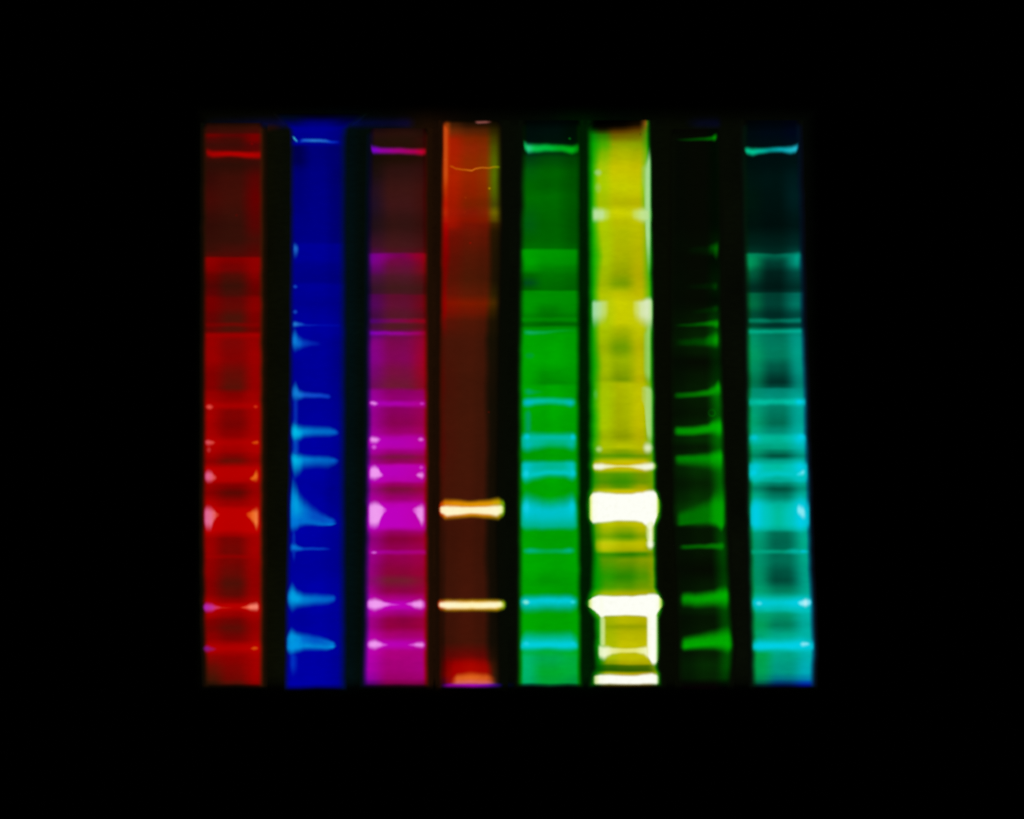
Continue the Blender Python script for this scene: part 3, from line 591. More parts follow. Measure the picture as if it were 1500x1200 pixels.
blob('bright_end', p, 839, 692, 4.5, 9, (0, 206, 222), .8)
p = band('band', t, [(761, 728, 774, (0, 182, 170), .8), (771, 716, 779, (0, 200, 220), 1), (785, 722, 778, (0, 195, 208), 1), (805, 727, 777.5, (0, 194, 205), 1), (825, 724, 777.5, (0, 195, 205), 1), (838, 717, 778.5, (0, 200, 215), 1), (847.5, 728, 775, (0, 180, 130), .7)], .45, .14, (5, 5), core=((0, 178, 140), .9, .22))
blob('bright_end', p, 771, 743, 7, 18, (20, 210, 235), .8)
blob('bright_end', p, 838, 743, 6, 18, (0, 208, 228), .8)
band('band', t, [(765, 803, 811, (0, 170, 90), .7), (776, 801.5, 812, (0, 178, 128), 1), (800, 803, 812, (0, 172, 85), .8), (820, 803, 812, (0, 172, 90), .9), (834, 801.5, 812, (0, 178, 130), 1), (844, 803, 811, (0, 165, 60), .6)])
p = band('band', t, [(760, 874, 894, (0, 185, 170), .8), (770, 869, 901, (0, 205, 225), 1), (800, 869, 899, (0, 204, 222), 1), (835, 869, 900, (0, 205, 222), 1), (848, 874, 894, (0, 185, 140), .8)], .35, .6, (4, 4))
blob('bright_end', p, 770.5, 882, 6, 5.5, (130, 236, 215), 1)
blob('bright_end', p, 839, 882, 5, 5, (40, 222, 230), .9)
p = band('band', t, [(761, 932, 954, (0, 182, 130), .8), (771, 921, 957, (0, 190, 165), 1), (800, 923, 955, (0, 188, 150), 1), (835, 921, 957, (0, 190, 160), 1), (848, 930, 954, (0, 178, 110), .8)], .55, .25, (4, 4), core=((0, 206, 220), .64, .16))
blob('bright_end', p, 771, 943, 6, 5.5, (30, 214, 232), .9)
blob('bright_end', p, 839, 943, 5, 5.5, (10, 208, 225), .8)
blob('speck', t, 834.5, 203, 2, 2, (0, 120, 20), .9)

# ================================================================== strip 6: yellow
limier = lambda rows: [(y, tuple((c[0] * f, c[1] * g, c[2]) for c, f, g in zip(cs, (1, .92, .99, 1, 1), (1, 1.04, 1.04, 1.03, 1)))) for y, cs in rows]
t = lane('yellow strip with thick overexposed white bands and pale green edges',
    [(178, 868, 950), (192, 864, 950), (250, 864.5, 952), (450, 865.5, 954.5), (640, 866, 957), (674, 866, 958), (683, 865, 961), (692, 867, 959), (714, 866.5, 959), (724, 864, 964), (740, 862, 967), (756, 863, 966), (772, 868, 960), (800, 870, 959), (860, 869, 960), (874, 864, 967), (884, 861, 971), (893, 865, 968), (908, 874, 963), (950, 874, 964), (978, 875, 962), (988, 870, 966), (1010, 868, 966)],
    limier([(180, ((0, 0, 0), (0, 0, 0), (0, 0, 0), (2, 1, 0), (110, 60, 10))), (186, ((0, 4, 0), (3, 2, 0), (6, 3, 0), (20, 10, 0), (170, 105, 20))), (190, ((0, 40, 0), (16, 14, 0), (40, 22, 0), (64, 34, 0), (130, 120, 15))), (194, ((0, 90, 0), (40, 56, 0), (88, 54, 0), (96, 66, 0), (100, 136, 10))), (199, ((0, 135, 8), (50, 120, 0), (112, 92, 0), (112, 100, 0), (80, 150, 10))),
     (212, ((0, 164, 0), (80, 165, 0), (150, 160, 0), (140, 160, 0), (70, 165, 10))), (226, ((10, 166, 0), (140, 178, 0), (176, 176, 0), (168, 172, 0), (100, 182, 20))), (246, ((20, 170, 0), (180, 192, 5), (202, 190, 0), (194, 184, 0), (100, 190, 40))), (275, ((20, 172, 0), (178, 190, 0), (192, 190, 0), (190, 188, 0), (90, 190, 30))), (298, ((20, 172, 0), (174, 180, 0), (178, 172, 0), (180, 172, 0), (100, 190, 30))),
     (312, ((40, 180, 10), (190, 200, 10), (205, 200, 0), (200, 200, 10), (120, 200, 40))), (326, ((20, 172, 0), (184, 190, 0), (184, 180, 0), (186, 184, 0), (100, 190, 40))), (340, ((20, 170, 0), (178, 184, 0), (172, 174, 0), (180, 178, 0), (100, 190, 40))), (366, ((20, 170, 0), (180, 188, 0), (172, 172, 0), (180, 176, 0), (90, 188, 20))), (398, ((10, 168, 0), (172, 178, 0), (150, 158, 0), (180, 170, 0), (80, 182, 10))),
     (415, ((10, 166, 0), (170, 172, 0), (122, 150, 0), (182, 172, 0), (80, 180, 10))), (432, ((20, 168, 0), (192, 186, 0), (190, 184, 0), (190, 180, 0), (90, 184, 10))), (446, ((40, 175, 10), (196, 196, 10), (206, 200, 0), (200, 198, 10), (140, 200, 50))), (472, ((30, 172, 0), (190, 196, 5), (204, 198, 0), (198, 198, 5), (140, 200, 40))), (486, ((20, 168, 0), (182, 186, 0), (164, 172, 0), (190, 188, 0), (120, 190, 20))),
     (510, ((10, 164, 0), (168, 172, 0), (112, 150, 0), (178, 172, 0), (100, 182, 10))), (528, ((10, 164, 0), (176, 180, 0), (152, 170, 0), (182, 178, 0), (100, 182, 10))), (546, ((10, 162, 0), (172, 176, 0), (136, 156, 0), (184, 178, 0), (100, 180, 10))), (556, ((10, 160, 0), (160, 168, 0), (122, 148, 0), (182, 172, 0), (90, 176, 5))), (563, ((20, 166, 0), (178, 184, 0), (180, 182, 0), (188, 184, 0), (110, 184, 10))),
     (600, ((20, 166, 0), (176, 186, 0), (164, 168, 0), (190, 184, 0), (110, 184, 10))), (624, ((20, 164, 0), (178, 184, 0), (158, 162, 0), (188, 180, 0), (100, 182, 10))), (640, ((20, 164, 0), (172, 174, 0), (144, 152, 0), (184, 176, 0), (100, 180, 10))), (655, ((40, 168, 0), (190, 190, 0), (188, 188, 0), (190, 188, 0), (120, 184, 10))), (662, ((40, 160, 0), (160, 170, 0), (130, 156, 0), (160, 168, 0), (110, 170, 10))), (668, ((40, 150, 0), (104, 148, 0), (88, 143, 0), (110, 148, 0), (100, 160, 0))),
     (676, ((90, 160, 0), (202, 180, 0), (198, 182, 0), (202, 180, 0), (110, 165, 0))), (688, ((90, 160, 0), (190, 176, 0), (180, 174, 0), (196, 178, 0), (110, 165, 0))), (695, ((40, 152, 0), (96, 147, 0), (80, 144, 0), (118, 150, 0), (110, 160, 0))), (706, ((30, 150, 0), (84, 140, 0), (58, 136, 0), (106, 146, 0), (110, 158, 0))), (713, ((60, 150, 0), (130, 148, 0), (84, 142, 0), (160, 160, 0), (120, 160, 0))), (719, ((120, 160, 0), (205, 185, 0), (200, 180, 0), (205, 185, 0), (130, 165, 0))),
     (768, ((100, 160, 0), (196, 184, 0), (182, 176, 0), (190, 182, 0), (140, 170, 10))), (776, ((80, 158, 0), (172, 170, 0), (140, 160, 0), (176, 172, 0), (140, 170, 10))), (786, ((60, 156, 0), (130, 158, 0), (84, 144, 0), (138, 160, 0), (120, 168, 0))), (796, ((120, 170, 0), (198, 194, 8), (180, 182, 0), (188, 184, 0), (150, 180, 10))), (806, ((90, 160, 0), (182, 178, 0), (160, 162, 0), (168, 165, 0), (130, 165, 0))),
     (812, ((10, 145, 0), (60, 135, 0), (40, 122, 0), (60, 130, 0), (110, 140, 0))), (820, ((0, 150, 0), (96, 145, 0), (112, 146, 0), (130, 150, 0), (140, 160, 0))), (845, ((0, 150, 0), (42, 142, 0), (42, 130, 0), (80, 145, 0), (140, 160, 0))), (860, ((0, 150, 0), (74, 148, 0), (80, 145, 0), (110, 152, 0), (140, 164, 0))), (871, ((60, 160, 0), (180, 175, 0), (178, 170, 0), (182, 175, 0), (130, 170, 0))),
     (903, ((60, 160, 10), (180, 172, 0), (186, 176, 0), (184, 174, 0), (140, 190, 40))), (912, ((20, 156, 10), (176, 172, 0), (182, 174, 0), (180, 172, 0), (130, 190, 40))), (918, ((20, 156, 10), (156, 162, 0), (150, 154, 0), (156, 158, 0), (130, 190, 40))), (926, ((20, 156, 10), (178, 176, 0), (182, 174, 0), (182, 176, 0), (130, 190, 40))), (946, ((20, 160, 10), (184, 180, 0), (192, 180, 0), (190, 182, 0), (140, 195, 40))),
     (964, ((20, 150, 10), (182, 182, 5), (190, 180, 0), (188, 180, 0), (150, 190, 40))), (972, ((10, 120, 0), (150, 150, 0), (172, 160, 0), (170, 160, 0), (150, 180, 30))), (976, ((0, 95, 0), (52, 100, 0), (64, 100, 0), (70, 100, 0), (140, 160, 10))), (982, ((0, 90, 0), (40, 86, 0), (48, 88, 0), (56, 90, 0), (130, 150, 0))), (987, ((40, 130, 0), (190, 170, 0), (190, 165, 0), (186, 160, 0), (140, 170, 0))), (1002, ((40, 120, 0), (150, 130, 20), (150, 130, 20), (150, 130, 10), (60, 120, 0))), (1005, ((0, 20, 0), (30, 20, 3), (30, 20, 3), (30, 20, 3), (10, 20, 0))), (1008, ((0, 0, 0),) * 5), (1011, ((0, 0, 0),) * 5)]),
    tint=(((0, 255, 0), 6, .85), ((0, 255, 0), 5, .8)), halo=((0, 42, 0), (2, 16, 1)), margin=(7, 10), soft=(4, 2.5),
    curve=lambda u, y: -6 * (u - .1) * (1 - (y - 178) / 24).clip(0, 1))
pg = (175, 222, 150)
band('edge_streak', t, [(938, 245, 258, (150, 200, 60), .25), (943, 240, 285, (160, 210, 100), .55), (947, 226, 400, (168, 218, 140), 1), (950.5, 210, 420, (172, 222, 152), 1), (954.5, 215, 410, (60, 190, 60), .4)], .14, .35, (3, 2))
band('edge_streak', t, [(941, 485, 548, (150, 190, 20), .3), (946, 480, 560, (150, 206, 90), .8), (950, 470, 566, (158, 212, 110), .9), (954.5, 485, 560, (80, 190, 60), .3)], .15, .2, (3, 2))
band('edge_streak', t, [(938, 568, 584, (170, 205, 60), .3), (943.5, 565, 595, (176, 216, 100), .7), (948, 562, 650, (182, 220, 130), .9), (952.5, 563, 655, (176, 220, 130), .85), (957, 570, 650, (60, 190, 50), .3)], .08, .2, (3, 2))
p = band('band', t, [(866, 300, 329, (120, 210, 110), .5), (872, 302, 328, (186, 226, 160), 1), (882, 303, 326, (192, 228, 150), 1), (889, 304, 325, (195, 222, 90), .8), (898, 307, 320, (202, 205, 10), .3), (910, 309, 318, (206, 202, 0), .3), (922, 307, 320, (204, 208, 20), .3), (930, 304, 324, (200, 224, 100), .85), (940, 301, 328, (196, 228, 140), 1), (949, 298, 332, (186, 226, 150), 1), (955, 300, 328, (80, 200, 70), .4)], .35, .35, (3, 2))
blob('stain_spot', t, 876, 253, 7, 6, (165, 212, 130), .8)
blob('stain_spot', t, 876, 275, 6, 10, (155, 205, 100), .6)
band('bright_end', p, [(866, 440, 478, (90, 205, 120), .5), (870, 437, 486, (160, 218, 165), 1), (878, 438, 481, (182, 222, 150), 1), (886, 438, 478, (196, 222, 110), .9), (894, 440, 466, (205, 205, 20), .3)], .12, .5, (2.5, 3), label='pale green left end of a broad yellow band')
band('bright_end', p, [(925, 440, 466, (205, 205, 20), .3), (931, 438, 476, (208, 222, 100), .85), (940, 437, 482, (214, 230, 170), 1), (948, 433, 490, (218, 234, 190), 1), (953, 432, 496, (200, 230, 165), 1), (957, 438, 486, (90, 205, 70), .4)], .14, .5, (3, 2), label='pale right end of a broad yellow band')
blob('stain_spot', t, 877.5, 658, 6.5, 6, (185, 220, 130), .85)
blob('stain_spot', t, 872.5, 578, 4, 10, (80, 190, 80), .6)
blob('stain_spot', t, 949, 656, 8.5, 11, (220, 234, 185), 1)
p = band('band', t, [(866.5, 678, 688, (90, 170, 0), .5), (872, 673.5, 692, (205, 190, 0), 1), (890, 675, 690, (208, 188, 0), 1), (910, 677, 688, (205, 182, 0), 1), (930, 675, 690, (208, 188, 0), 1), (950, 672, 693, (205, 195, 10), 1), (961.5, 677, 688, (60, 165, 0), .5)], .35, .35, (2, 2))
band('band_core', p, [(868, 680, 686, (190, 210, 120), .6), (872, 677, 690, (240, 245, 220), 1), (880, 676.5, 691, (244, 248, 226), 1), (890, 679, 688, (236, 238, 185), 1), (905, 681, 685.5, (222, 225, 130), .95), (920, 680.5, 685.5, (224, 226, 135), .95), (935, 678, 688.5, (240, 242, 200), 1), (946, 675.5, 692, (244, 248, 226), 1), (955, 675, 691, (244, 248, 220), 1), (961, 679, 687, (150, 200, 50), .5)], .28, .28, (2, 2))
W = (254, 255, 246)
W2 = (252, 254, 236)
p = band('band', t, [(862, 733, 757, (40, 170, 0), .5), (865.5, 724, 765, (235, 245, 140), 1), (869, 720, 769, W2, 1), (878, 719, 768, W, 1), (890, 720, 766.5, W, 1), (905, 722, 765, W, 1), (925, 721.5, 765, W, 1), (940, 719, 767, W, 1), (946, 717, 772, W, 1), (951, 716, 779, W, 1), (957, 716, 774, W, 1), (961, 720, 762, W2, 1), (964.5, 730, 752, (190, 230, 60), .8), (967, 735, 746, (20, 150, 0), .3)], .07, .07, (2.5, 2.5), label='thick white overexposed band')
band('edge_streak', p, [(945, 770, 784, (200, 215, 80), .3), (949, 764, 795, (228, 240, 165), .8), (953, 760, 797, (248, 252, 225), 1), (956, 762, 795, (225, 240, 150), .8), (959, 768, 790, (60, 170, 20), .3)], .1, .1, (2, 2))
blob('bright_end', p, 952.5, 797, 6.5, 11, (246, 252, 220), 1, st=.3, sb=.3)
band('band', t, [(870, 790, 808, (150, 170, 0), .5), (884, 790, 808, (205, 198, 10), .8), (910, 792, 807, (188, 184, 0), .6), (945, 791, 807, (196, 190, 0), .7)], .4, .3)
p = band('band', t, [(860.5, 881, 888, (20, 150, 0), .4), (864, 878, 890, (235, 245, 150), .9), (869, 874, 894, W2, 1), (876, 871.5, 901, W, 1), (881, 871, 908, W2, 1), (887, 871.5, 904, W, 1), (900, 872, 903.5, W, 1), (925, 872, 903, W, 1), (945, 870, 904.5, W, 1), (951, 868, 909, W, 1), (958, 867.5, 912, W, 1), (964, 870, 897, W2, 1), (968, 876, 891, (215, 240, 110), .9), (971.5, 881, 886, (20, 150, 0), .4)], .07, .07, (2.5, 2.5), label='thick white overexposed band with pointed ends')
band('edge_streak', p, [(946.5, 902, 955, (220, 220, 60), .4), (949.5, 898, 966, (250, 252, 225), 1), (956, 896, 976, W, 1), (960, 897, 976, W2, 1), (964.5, 900, 968, (120, 210, 40), .5)], .06, .06, (2, 2))
band('edge_streak', p, [(877.5, 904, 945, (100, 200, 60), .4), (881, 900, 950, (200, 230, 150), .9), (884.5, 901, 950, (215, 232, 140), .9), (888.5, 906, 946, (195, 195, 20), .3)], .1, .1, (2, 2))
p = band('band', t, [(875.5, 946, 960, (120, 205, 80), .5), (879, 943, 967, (225, 242, 190), 1), (885, 944, 969, (240, 248, 205), 1), (891, 946, 963, (238, 244, 190), 1), (898, 948.5, 959, (232, 236, 150), 1), (912, 949.5, 957, (228, 228, 110), 1), (930, 949.5, 957, (230, 230, 120), 1), (942, 948, 960, (238, 242, 170), 1), (950, 944, 968, (246, 250, 215), 1)], .25, .3, (2, 2))
band('band', t, [(868, 991, 1002, (40, 150, 0), .4), (873, 988, 1004, (235, 244, 180), .95), (880, 986.5, 1004, W2, 1), (895, 987, 1004, W, 1), (925, 988, 1004, W, 1), (945, 986, 1004, W, 1), (955, 984.5, 1004, W, 1), (961, 986, 1004, W2, 1), (966.5, 991, 1001, (60, 170, 0), .4)], .14, .14, (2.5, 2.5), label='white band cut off at the bottom edge')
blob('speck', t, 938, 197, 2, 3, (20, 60, 0), .7)
blob('speck', t, 898, 212, 1.6, 1.6, (190, 140, 0), .8)

# ================================================================== strip 7: dim dark green
D = lambda v, r=None: ((4, v * (1 if v > 13 else .8), 2), (5, v * (1.4 if v > 13 else .8), 2), (1, r or v * (1.3 if v > 13 else .9), 1))
t = lane('nearly black strip with dim green bands right of the yellow strip',
    [(176, 986, 1051), (450, 985, 1054), (600, 985, 1057), (750, 989, 1062), (880, 995, 1068), (945, 996, 1072), (1010, 997, 1067)],
    [(178, D(3)), (200, D(9)), (330, D(10)), (360, D(13, 24)), (380, D(11)), (420, D(13, 24)), (440, D(12)), (475, D(18, 60)), (500, D(24, 80)), (516, D(17, 40)), (530, D(13, 30)), (555, D(16, 44)), (577, D(20, 110)), (605, D(15, 84)), (632, D(26, 120)), (644, D(30, 100)), (655, D(17, 90)), (672, D(30, 110)), (690, D(32, 100)), (708, D(22, 96)), (730, D(34, 106)), (745, D(48, 115)), (766, D(44, 100)), (775, D(15, 60)), (800, D(16, 70)), (835, D(13, 56)), (860, D(17, 66)), (880, D(28, 90)), (895, D(22, 72)), (905, D(14, 66)), (915, D(15, 66)), (940, D(24, 110)), (958, D(20, 74)), (975, D(28, 76)), (992, D(24, 56)), (1003, D(6, 10)), (1008, D(0)), (1010, D(0))],
    soft=(5, 3.5), halo=((5, 8, 2), (3, 9, 2)), pos=(.1, .6, .93), margin=(8, 8), y0=189)
band('well_line', t, [(986, 202, 207, (0, 30, 0), .4), (1010, 202, 208, (0, 58, 0), .9), (1030, 200.5, 207, (0, 74, 0), 1), (1042, 199, 207, (0, 100, 0), 1), (1047, 196, 208, (5, 140, 0), .95), (1051, 193, 204, (0, 90, 0), .6)], es=(10, 2))
band('band', t, [(1000, 362, 376, (0, 26, 2), .4), (1035, 358, 378, (0, 34, 0), .6), (1043, 356, 376, (0, 80, 0), .8), (1049, 353, 384, (4, 104, 0), .9), (1054, 350, 380, (0, 60, 0), .5)], .3, .55, (15, 2))
band('band', t, [(1000, 415, 426, (0, 22, 4), .4), (1040, 413, 426, (0, 34, 0), .7), (1048, 412, 427, (0, 58, 0), .9), (1053, 411, 424, (0, 40, 0), .4)], es=(15, 3))
band('band', t, [(1005, 454, 462, (0, 22, 0), .4), (1040, 449, 461, (0, 44, 0), .8), (1049, 446, 460, (0, 62, 0), .9), (1054, 446, 456, (0, 50, 0), .4)], es=(15, 3))
band('band', t, [(984, 474, 481, (0, 40, 0), .5), (1005, 473, 480, (0, 62, 0), .9), (1030, 470.5, 479, (0, 92, 0), 1), (1043, 468, 480, (5, 130, 0), 1), (1050, 466, 483, (5, 148, 0), 1), (1055, 466, 480, (0, 80, 0), .5)], es=(12, 4))
band('band', t, [(984, 496, 508, (0, 34, 0), .5), (1005, 494, 508, (0, 58, 0), .9), (1030, 492, 509, (0, 72, 0), 1), (1041, 486, 510, (0, 118, 0), 1), (1049, 482, 512, (6, 150, 0), 1), (1055, 486, 508, (0, 90, 0), .5)], .5, .35, (12, 4))
band('band', t, [(984, 576, 584, (0, 70, 0), .5), (990, 574, 585, (0, 92, 0), .95), (1015, 572.5, 583, (5, 110, 0), 1), (1035, 569.5, 582, (5, 130, 0), 1), (1045, 563, 582, (5, 150, 0), 1), (1052, 553, 583, (4, 165, 0), 1), (1058, 562, 580, (0, 100, 0), .5)], .5, .4, (10, 4))
band('band', t, [(984, 626, 638, (0, 110, 0), .5), (990, 624, 640, (0, 142, 0), 1), (1015, 622.5, 640, (4, 148, 0), 1), (1036, 619.5, 638, (4, 158, 0), 1), (1046, 612, 640, (2, 172, 0), 1), (1054, 608, 644, (2, 180, 0), 1), (1060, 616, 640, (0, 110, 0), .5)], .4, .4, (10, 4))
band('band', t, [(985, 668, 681, (0, 100, 0), .5), (991, 666, 685, (0, 124, 0), 1), (1015, 664, 688, (0, 132, 0), 1), (1036, 661.5, 692, (0, 138, 0), 1), (1047, 657, 696, (2, 168, 0), 1), (1055, 654, 698, (2, 176, 0), 1), (1061, 660, 690, (0, 110, 0), .5)], .3, .6, (10, 4))
band('band', t, [(988, 748, 769, (0, 95, 0), .5), (994, 745, 771, (0, 112, 0), .95), (1015, 738, 770, (0, 112, 0), .95), (1036, 726, 770, (0, 118, 0), .95), (1048, 712, 774, (2, 156, 0), 1), (1057, 708, 782, (2, 162, 0), 1), (1064, 718, 770, (0, 100, 0), .5)], .6, .18, (10, 4))
band('band', t, [(991, 798, 807, (0, 60, 0), .5), (1000, 797, 806, (2, 88, 0), 1), (1030, 796, 805, (4, 98, 0), 1), (1047, 794.5, 806, (4, 118, 0), 1), (1057, 792.5, 808, (2, 132, 0), 1), (1064, 796, 804, (0, 70, 0), .5)], es=(12, 4))
band('band', t, [(993, 870, 888, (0, 110, 0), .5), (1001, 866, 892, (2, 146, 0), 1), (1025, 865, 894, (4, 158, 0), 1), (1045, 862, 893, (4, 165, 0), 1), (1055, 856, 896, (2, 172, 0), 1), (1063, 854, 898, (2, 176, 0), 1), (1070, 864, 890, (0, 110, 0), .5)], .38, .5, (10, 4))
band('band', t, [(994, 934, 952, (0, 110, 0), .5), (1002, 930, 955, (2, 156, 0), 1), (1022, 926, 954, (4, 160, 0), 1), (1045, 920, 955, (4, 158, 0), 1), (1058, 914, 958, (2, 166, 0), 1), (1066, 912, 962, (2, 172, 0), 1), (1074, 926, 954, (0, 110, 0), .5)], .5, .35, (10, 4), core=((2, 172, 0), .7, .18))
# a tiny air bubble: a ring
ring('air_bubble', t, 1043, 605, 3.0, 6.6, (0, 120, 0), .4)

# ================================================================== strip 8: cyan
t = lane('teal and cyan banded strip, rightmost on the sheet',
    [(176, 1092, 1169), (225, 1091.5, 1170), (380, 1094, 1173.5), (450, 1096, 1175), (600, 1097, 1180), (750, 1099, 1184), (880, 1102, 1188.5), (945, 1103.5, 1191.5), (1010, 1105, 1190)],
    [(178, ((0, 3, 5), (0, 3, 8), (0, 2, 12))), (195, ((0, 9, 14), (0, 8, 18), (0, 6, 24))), (212, ((0, 12, 14), (0, 12, 16), (0, 12, 22))), (235, ((0, 14, 12), (0, 14, 14), (0, 16, 16))), (262, ((0, 19, 15), (0, 19, 17), (0, 25, 26))), (290, ((0, 21, 13), (0, 16, 14), (0, 29, 30))), (330, ((0, 17, 12), (0, 13, 11), (0, 20, 19))),
     (356, ((0, 32, 24), (0, 29, 24), (0, 38, 34))), (370, ((0, 52, 38), (0, 40, 32), (0, 66, 56))), (374, ((0, 136, 86), (0, 82, 62), (0, 140, 112))), (386, ((0, 134, 82), (0, 46, 38), (0, 134, 110))), (400, ((0, 88, 58), (0, 24, 21), (0, 70, 60))), (422, ((0, 42, 32), (0, 20, 17), (0, 44, 38))), (427, ((0, 50, 36), (0, 26, 22), (0, 56, 48))), (431, ((0, 98, 62), (0, 52, 41), (0, 102, 86))), (446, ((0, 110, 66), (0, 55, 45), (0, 116, 96))), (461, ((0, 72, 50), (0, 36, 31), (0, 70, 60))),
     (478, ((0, 72, 48), (0, 44, 37), (0, 64, 55))), (483, ((0, 120, 84), (0, 96, 74), (0, 120, 100))), (496, ((0, 144, 102), (0, 112, 86), (0, 150, 130))), (522, ((0, 150, 96), (0, 114, 85), (0, 156, 132))), (538, ((0, 140, 94), (0, 74, 58), (0, 150, 130))), (560, ((0, 114, 76), (0, 34, 29), (0, 130, 115))), (566, ((0, 120, 84), (0, 56, 46), (0, 135, 118))), (571, ((0, 142, 112), (0, 132, 112), (0, 152, 136))), (582, ((0, 150, 118), (0, 142, 120), (0, 166, 148))),
     (600, ((0, 160, 118), (0, 116, 90), (0, 168, 152))), (620, ((0, 160, 110), (0, 94, 70), (0, 166, 150))), (632, ((0, 168, 128), (0, 126, 102), (0, 180, 168))), (642, ((0, 180, 155), (0, 175, 145), (0, 192, 195))), (656, ((0, 166, 124), (0, 160, 122), (0, 186, 180))), (662, ((0, 148, 108), (0, 110, 82), (0, 166, 150))), (668, ((0, 130, 94), (0, 68, 50), (0, 146, 126))), (676, ((0, 168, 140), (0, 160, 135), (0, 180, 165))), (690, ((0, 186, 175), (0, 186, 155), (0, 196, 195))), (704, ((0, 178, 155), (0, 168, 145), (0, 188, 180))), (709, ((0, 160, 125), (0, 120, 96), (0, 166, 142))),
     (716, ((0, 132, 102), (0, 70, 52), (0, 146, 122))), (726, ((0, 166, 130), (0, 114, 90), (0, 172, 152))), (740, ((0, 192, 195), (0, 182, 150), (0, 198, 205))), (766, ((0, 194, 200), (0, 186, 152), (0, 200, 208))), (775, ((0, 182, 160), (0, 172, 142), (0, 188, 170))), (782, ((0, 156, 120), (0, 98, 73), (0, 166, 138))), (796, ((0, 150, 110), (0, 88, 68), (0, 165, 132))), (822, ((0, 150, 110), (0, 100, 76), (0, 162, 132))), (840, ((0, 146, 102), (0, 70, 54), (0, 156, 130))), (850, ((0, 146, 102), (0, 60, 46), (0, 155, 130))),
     (866, ((0, 164, 114), (0, 122, 88), (0, 166, 140))), (876, ((0, 182, 155), (0, 172, 145), (0, 188, 180))), (894, ((0, 184, 155), (0, 180, 160), (0, 190, 185))), (901, ((0, 165, 108), (0, 144, 100), (0, 176, 162))), (916, ((0, 160, 88), (0, 116, 82), (0, 166, 150))), (930, ((0, 166, 110), (0, 162, 130), (0, 174, 160))), (950, ((0, 176, 120), (0, 182, 165), (0, 190, 190))), (960, ((0, 165, 74), (0, 164, 134), (0, 176, 172))), (984, ((0, 162, 82), (0, 150, 130), (0, 170, 182))), (994, ((0, 144, 84), (0, 112, 130), (0, 130, 172))), (1000, ((0, 100, 70), (0, 54, 104), (0, 56, 165))), (1004, ((0, 34, 34), (0, 14, 60), (0, 12, 120))), (1008, ((0, 0, 4),) * 3), (1011, ((0, 0, 0),) * 3)],
    tint=(((0, 255, 90), 7, .6), ((0, 150, 255), 5, .45)), halo=((1, 18, 9), (0, 12, 24)), margin=(8, 8), soft=(3.5, 3.5), even=(.14, 0))
band('well_line', t, [(1090, 215, 223, (0, 150, 90), .6), (1095, 214.5, 228, (0, 192, 140), 1), (1103, 216, 230, (0, 195, 145), 1), (1113, 216, 227, (0, 182, 152), 1), (1128, 215, 225, (0, 160, 155), .9), (1145, 214, 224.5, (8, 170, 180), .95), (1158, 213, 227, (25, 182, 195), 1), (1165, 211.5, 226, (35, 186, 208), 1), (1170, 207, 219, (10, 120, 150), .6)], es=(2, 2))
c1 = (0, 150, 98)
p = band('band', t, [(1093, 369, 384, c1, .7), (1115, 370, 381, (0, 120, 85), .8), (1135, 371, 380, (0, 92, 70), .8), (1155, 369.5, 381, (0, 125, 100), .8), (1174, 366, 384, (0, 150, 125), .8)], .3, .6)
band('bright_end', p, [(1093.5, 374, 398, (0, 120, 75), .5), (1099, 372, 406, (0, 152, 92), .9), (1107, 373, 396, (0, 136, 84), .8), (1116, 376, 386, (0, 80, 56), .3)], .2, .7, (3, 5))
band('bright_end', p, [(1149, 376, 385, (0, 80, 60), .3), (1158, 373, 392, (0, 128, 105), .8), (1167, 369, 398, (0, 158, 132), 1), (1173.5, 368, 394, (0, 130, 110), .6)], .2, .65, (5, 3))
band('band', t, [(1095, 465, 475, (0, 132, 92), .9), (1115, 465, 475.5, (0, 135, 102), .9), (1135, 466, 474.5, (0, 105, 80), .9), (1160, 465, 475, (0, 132, 108), .9), (1175, 464, 475, (0, 142, 122), .9)])
band('band', t, [(1095, 481, 493, (0, 185, 140), .95), (1110, 482, 492, (0, 182, 145), .95), (1140, 482, 491.5, (0, 168, 132), .95), (1165, 481, 491.5, (0, 182, 155), .95), (1176, 480, 492, (0, 186, 165), .9)], .4, .5)
p = band('band', t, [(1096, 581, 598, (0, 182, 155), .9), (1112, 581.5, 597, (0, 192, 162), 1), (1140, 582, 595, (0, 186, 155), .95), (1160, 581, 597, (0, 196, 175), 1), (1170, 580, 598, (0, 204, 215), 1), (1181, 581, 597, (0, 195, 210), .8)], es=(3, 3))
blob('bright_end', p, 1171, 588.5, 6.5, 5, (0, 212, 240), .8)
p = band('band', t, [(1096, 633, 656, (0, 180, 165), .9), (1106, 632, 658, (0, 192, 190), 1), (1120, 634, 655, (0, 186, 155), 1), (1140, 635, 652, (0, 180, 145), .95), (1158, 633, 655, (0, 192, 175), 1), (1170, 631, 659, (0, 204, 225), 1), (1182, 633, 657, (0, 190, 205), .8)], .4, .6, (3, 3))
blob('bright_end', p, 1105, 641, 7, 7, (0, 206, 225), .75)
blob('bright_end', p, 1174, 640, 7, 8, (0, 210, 242), .8)
p = band('band', t, [(1096, 675, 707, (0, 190, 190), .9), (1106, 673, 712, (0, 202, 215), 1), (1122, 675, 706, (0, 192, 170), 1), (1140, 676, 703, (0, 190, 160), .95), (1158, 675, 706, (0, 196, 185), 1), (1172, 672, 712, (0, 206, 230), 1), (1184, 675, 708, (0, 192, 205), .8)], .25, .35, (3, 3), core=((0, 200, 198), .66, .18))
blob('bright_end', p, 1104, 693, 7, 9, (0, 212, 238), .8)
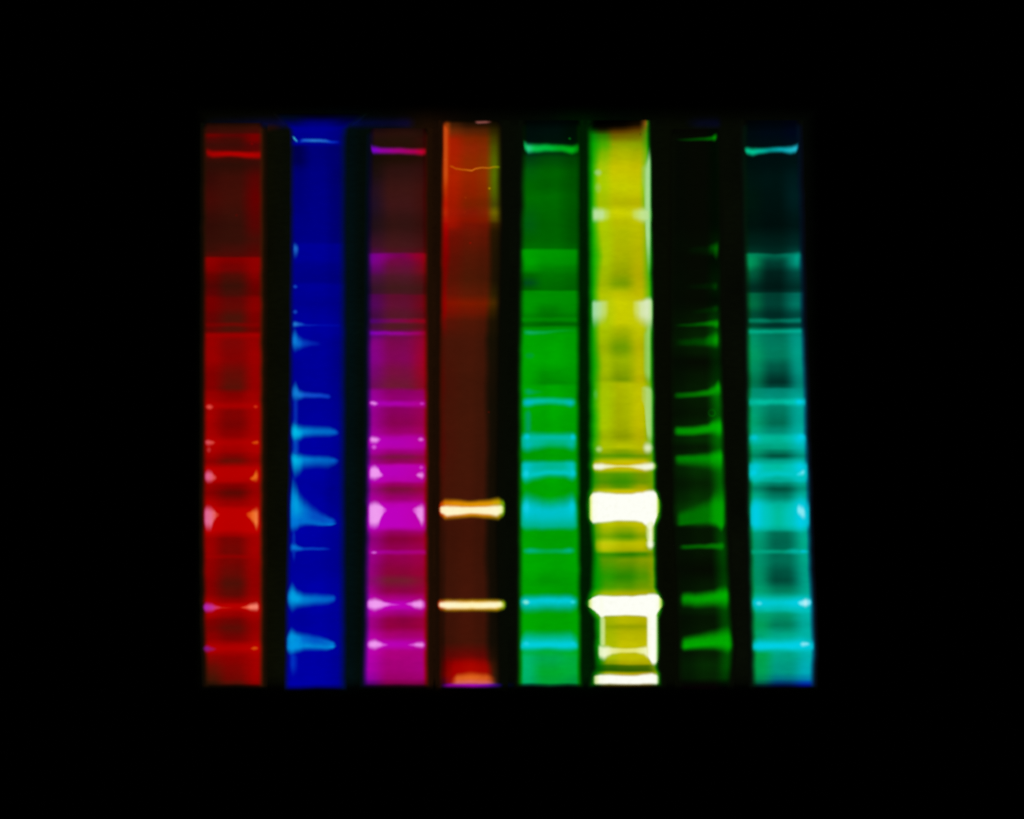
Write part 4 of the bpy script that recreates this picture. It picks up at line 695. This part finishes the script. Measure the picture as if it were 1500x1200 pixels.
band('bright_end', p, [(1164, 694, 700, (0, 210, 235), .4), (1170, 690, 700, (50, 222, 240), .9), (1176, 686, 699, (110, 232, 242), 1), (1181, 686, 694, (20, 210, 235), .5)], .4, .4, (3, 3))
p = band('band', t, [(1098, 730, 776, (0, 195, 205), .9), (1107, 722, 782, (0, 206, 230), 1), (1122, 728, 780, (0, 198, 190), 1), (1140, 734, 777, (0, 190, 158), .95), (1158, 728, 780, (0, 198, 190), 1), (1173, 718, 784, (0, 206, 232), 1), (1187, 728, 777, (0, 194, 210), .8)], .4, .25, (3, 3))
band('bright_end', p, [(1166, 742, 752, (30, 215, 240), .5), (1170, 736, 758, (130, 234, 245), 1), (1176, 738, 764, (140, 234, 242), 1), (1182, 748, 764, (30, 212, 235), .5)], .35, .35, (2, 3))
p = band('band', t, [(1099, 803, 814, (0, 170, 125), .85), (1120, 803.5, 813, (0, 168, 132), .9), (1145, 804, 813, (0, 158, 122), .85), (1165, 802, 814, (0, 182, 165), .95), (1186, 803, 813, (0, 180, 170), .8)])
blob('bright_end', p, 1177, 808, 7, 4.5, (0, 200, 225), .8)
p = band('band', t, [(1100, 875, 894, (0, 190, 180), .85), (1108, 872, 898, (0, 204, 222), 1), (1140, 873, 898, (0, 200, 205), 1), (1172, 871, 899, (0, 208, 230), 1), (1190, 874, 894, (0, 192, 215), .8)], .35, .5, (4, 3))
blob('bright_spot', p, 1112, 884, 5.5, 5, (90, 226, 238), .9)
band('bright_end', p, [(1167, 881, 885, (30, 215, 240), .5), (1173, 878, 889, (130, 234, 246), 1), (1180, 874, 892, (185, 240, 248), 1), (1186, 876, 889, (120, 228, 246), .9), (1189.5, 880, 885, (10, 200, 235), .4)], .3, .3, (2, 2))
p = band('band', t, [(1101, 936, 954, (0, 180, 150), .8), (1112, 930, 957, (0, 196, 195), 1), (1140, 930, 956, (0, 192, 175), 1), (1172, 928, 957, (0, 200, 205), 1), (1193, 936, 954, (0, 185, 210), .8)], .55, .25, (4, 3), core=((0, 208, 230), .6, .18))
band('bright_end', p, [(1170, 942, 947, (40, 215, 240), .5), (1176, 938, 950, (140, 234, 246), 1), (1182, 939, 948, (130, 232, 246), 1), (1188, 941, 947, (40, 210, 240), .5)], .4, .4, (3, 3))

# ================================================================== faint dye smears along the top and bottom of the clear sheet
PB = PLATE_T - 1.0
def smear(keys, st=.5, sb=.5, es=(14, 14)):
    return band('dye_smear', sheet_root, keys, st, sb, es, base=PB)
smear([(385, 179, 197, (44, 16, 3), .9), (398, 180, 194, (34, 13, 3), .8), (416, 181, 192, (20, 8, 10), .4)], es=(3, 8))
smear([(742, 999, 1009, (0, 4, 34), .8), (756, 998, 1009, (0, 10, 24), .5), (768, 1000, 1008, (0, 6, 10), .3)], es=(2, 8))

print('objects', len(bpy.data.objects))
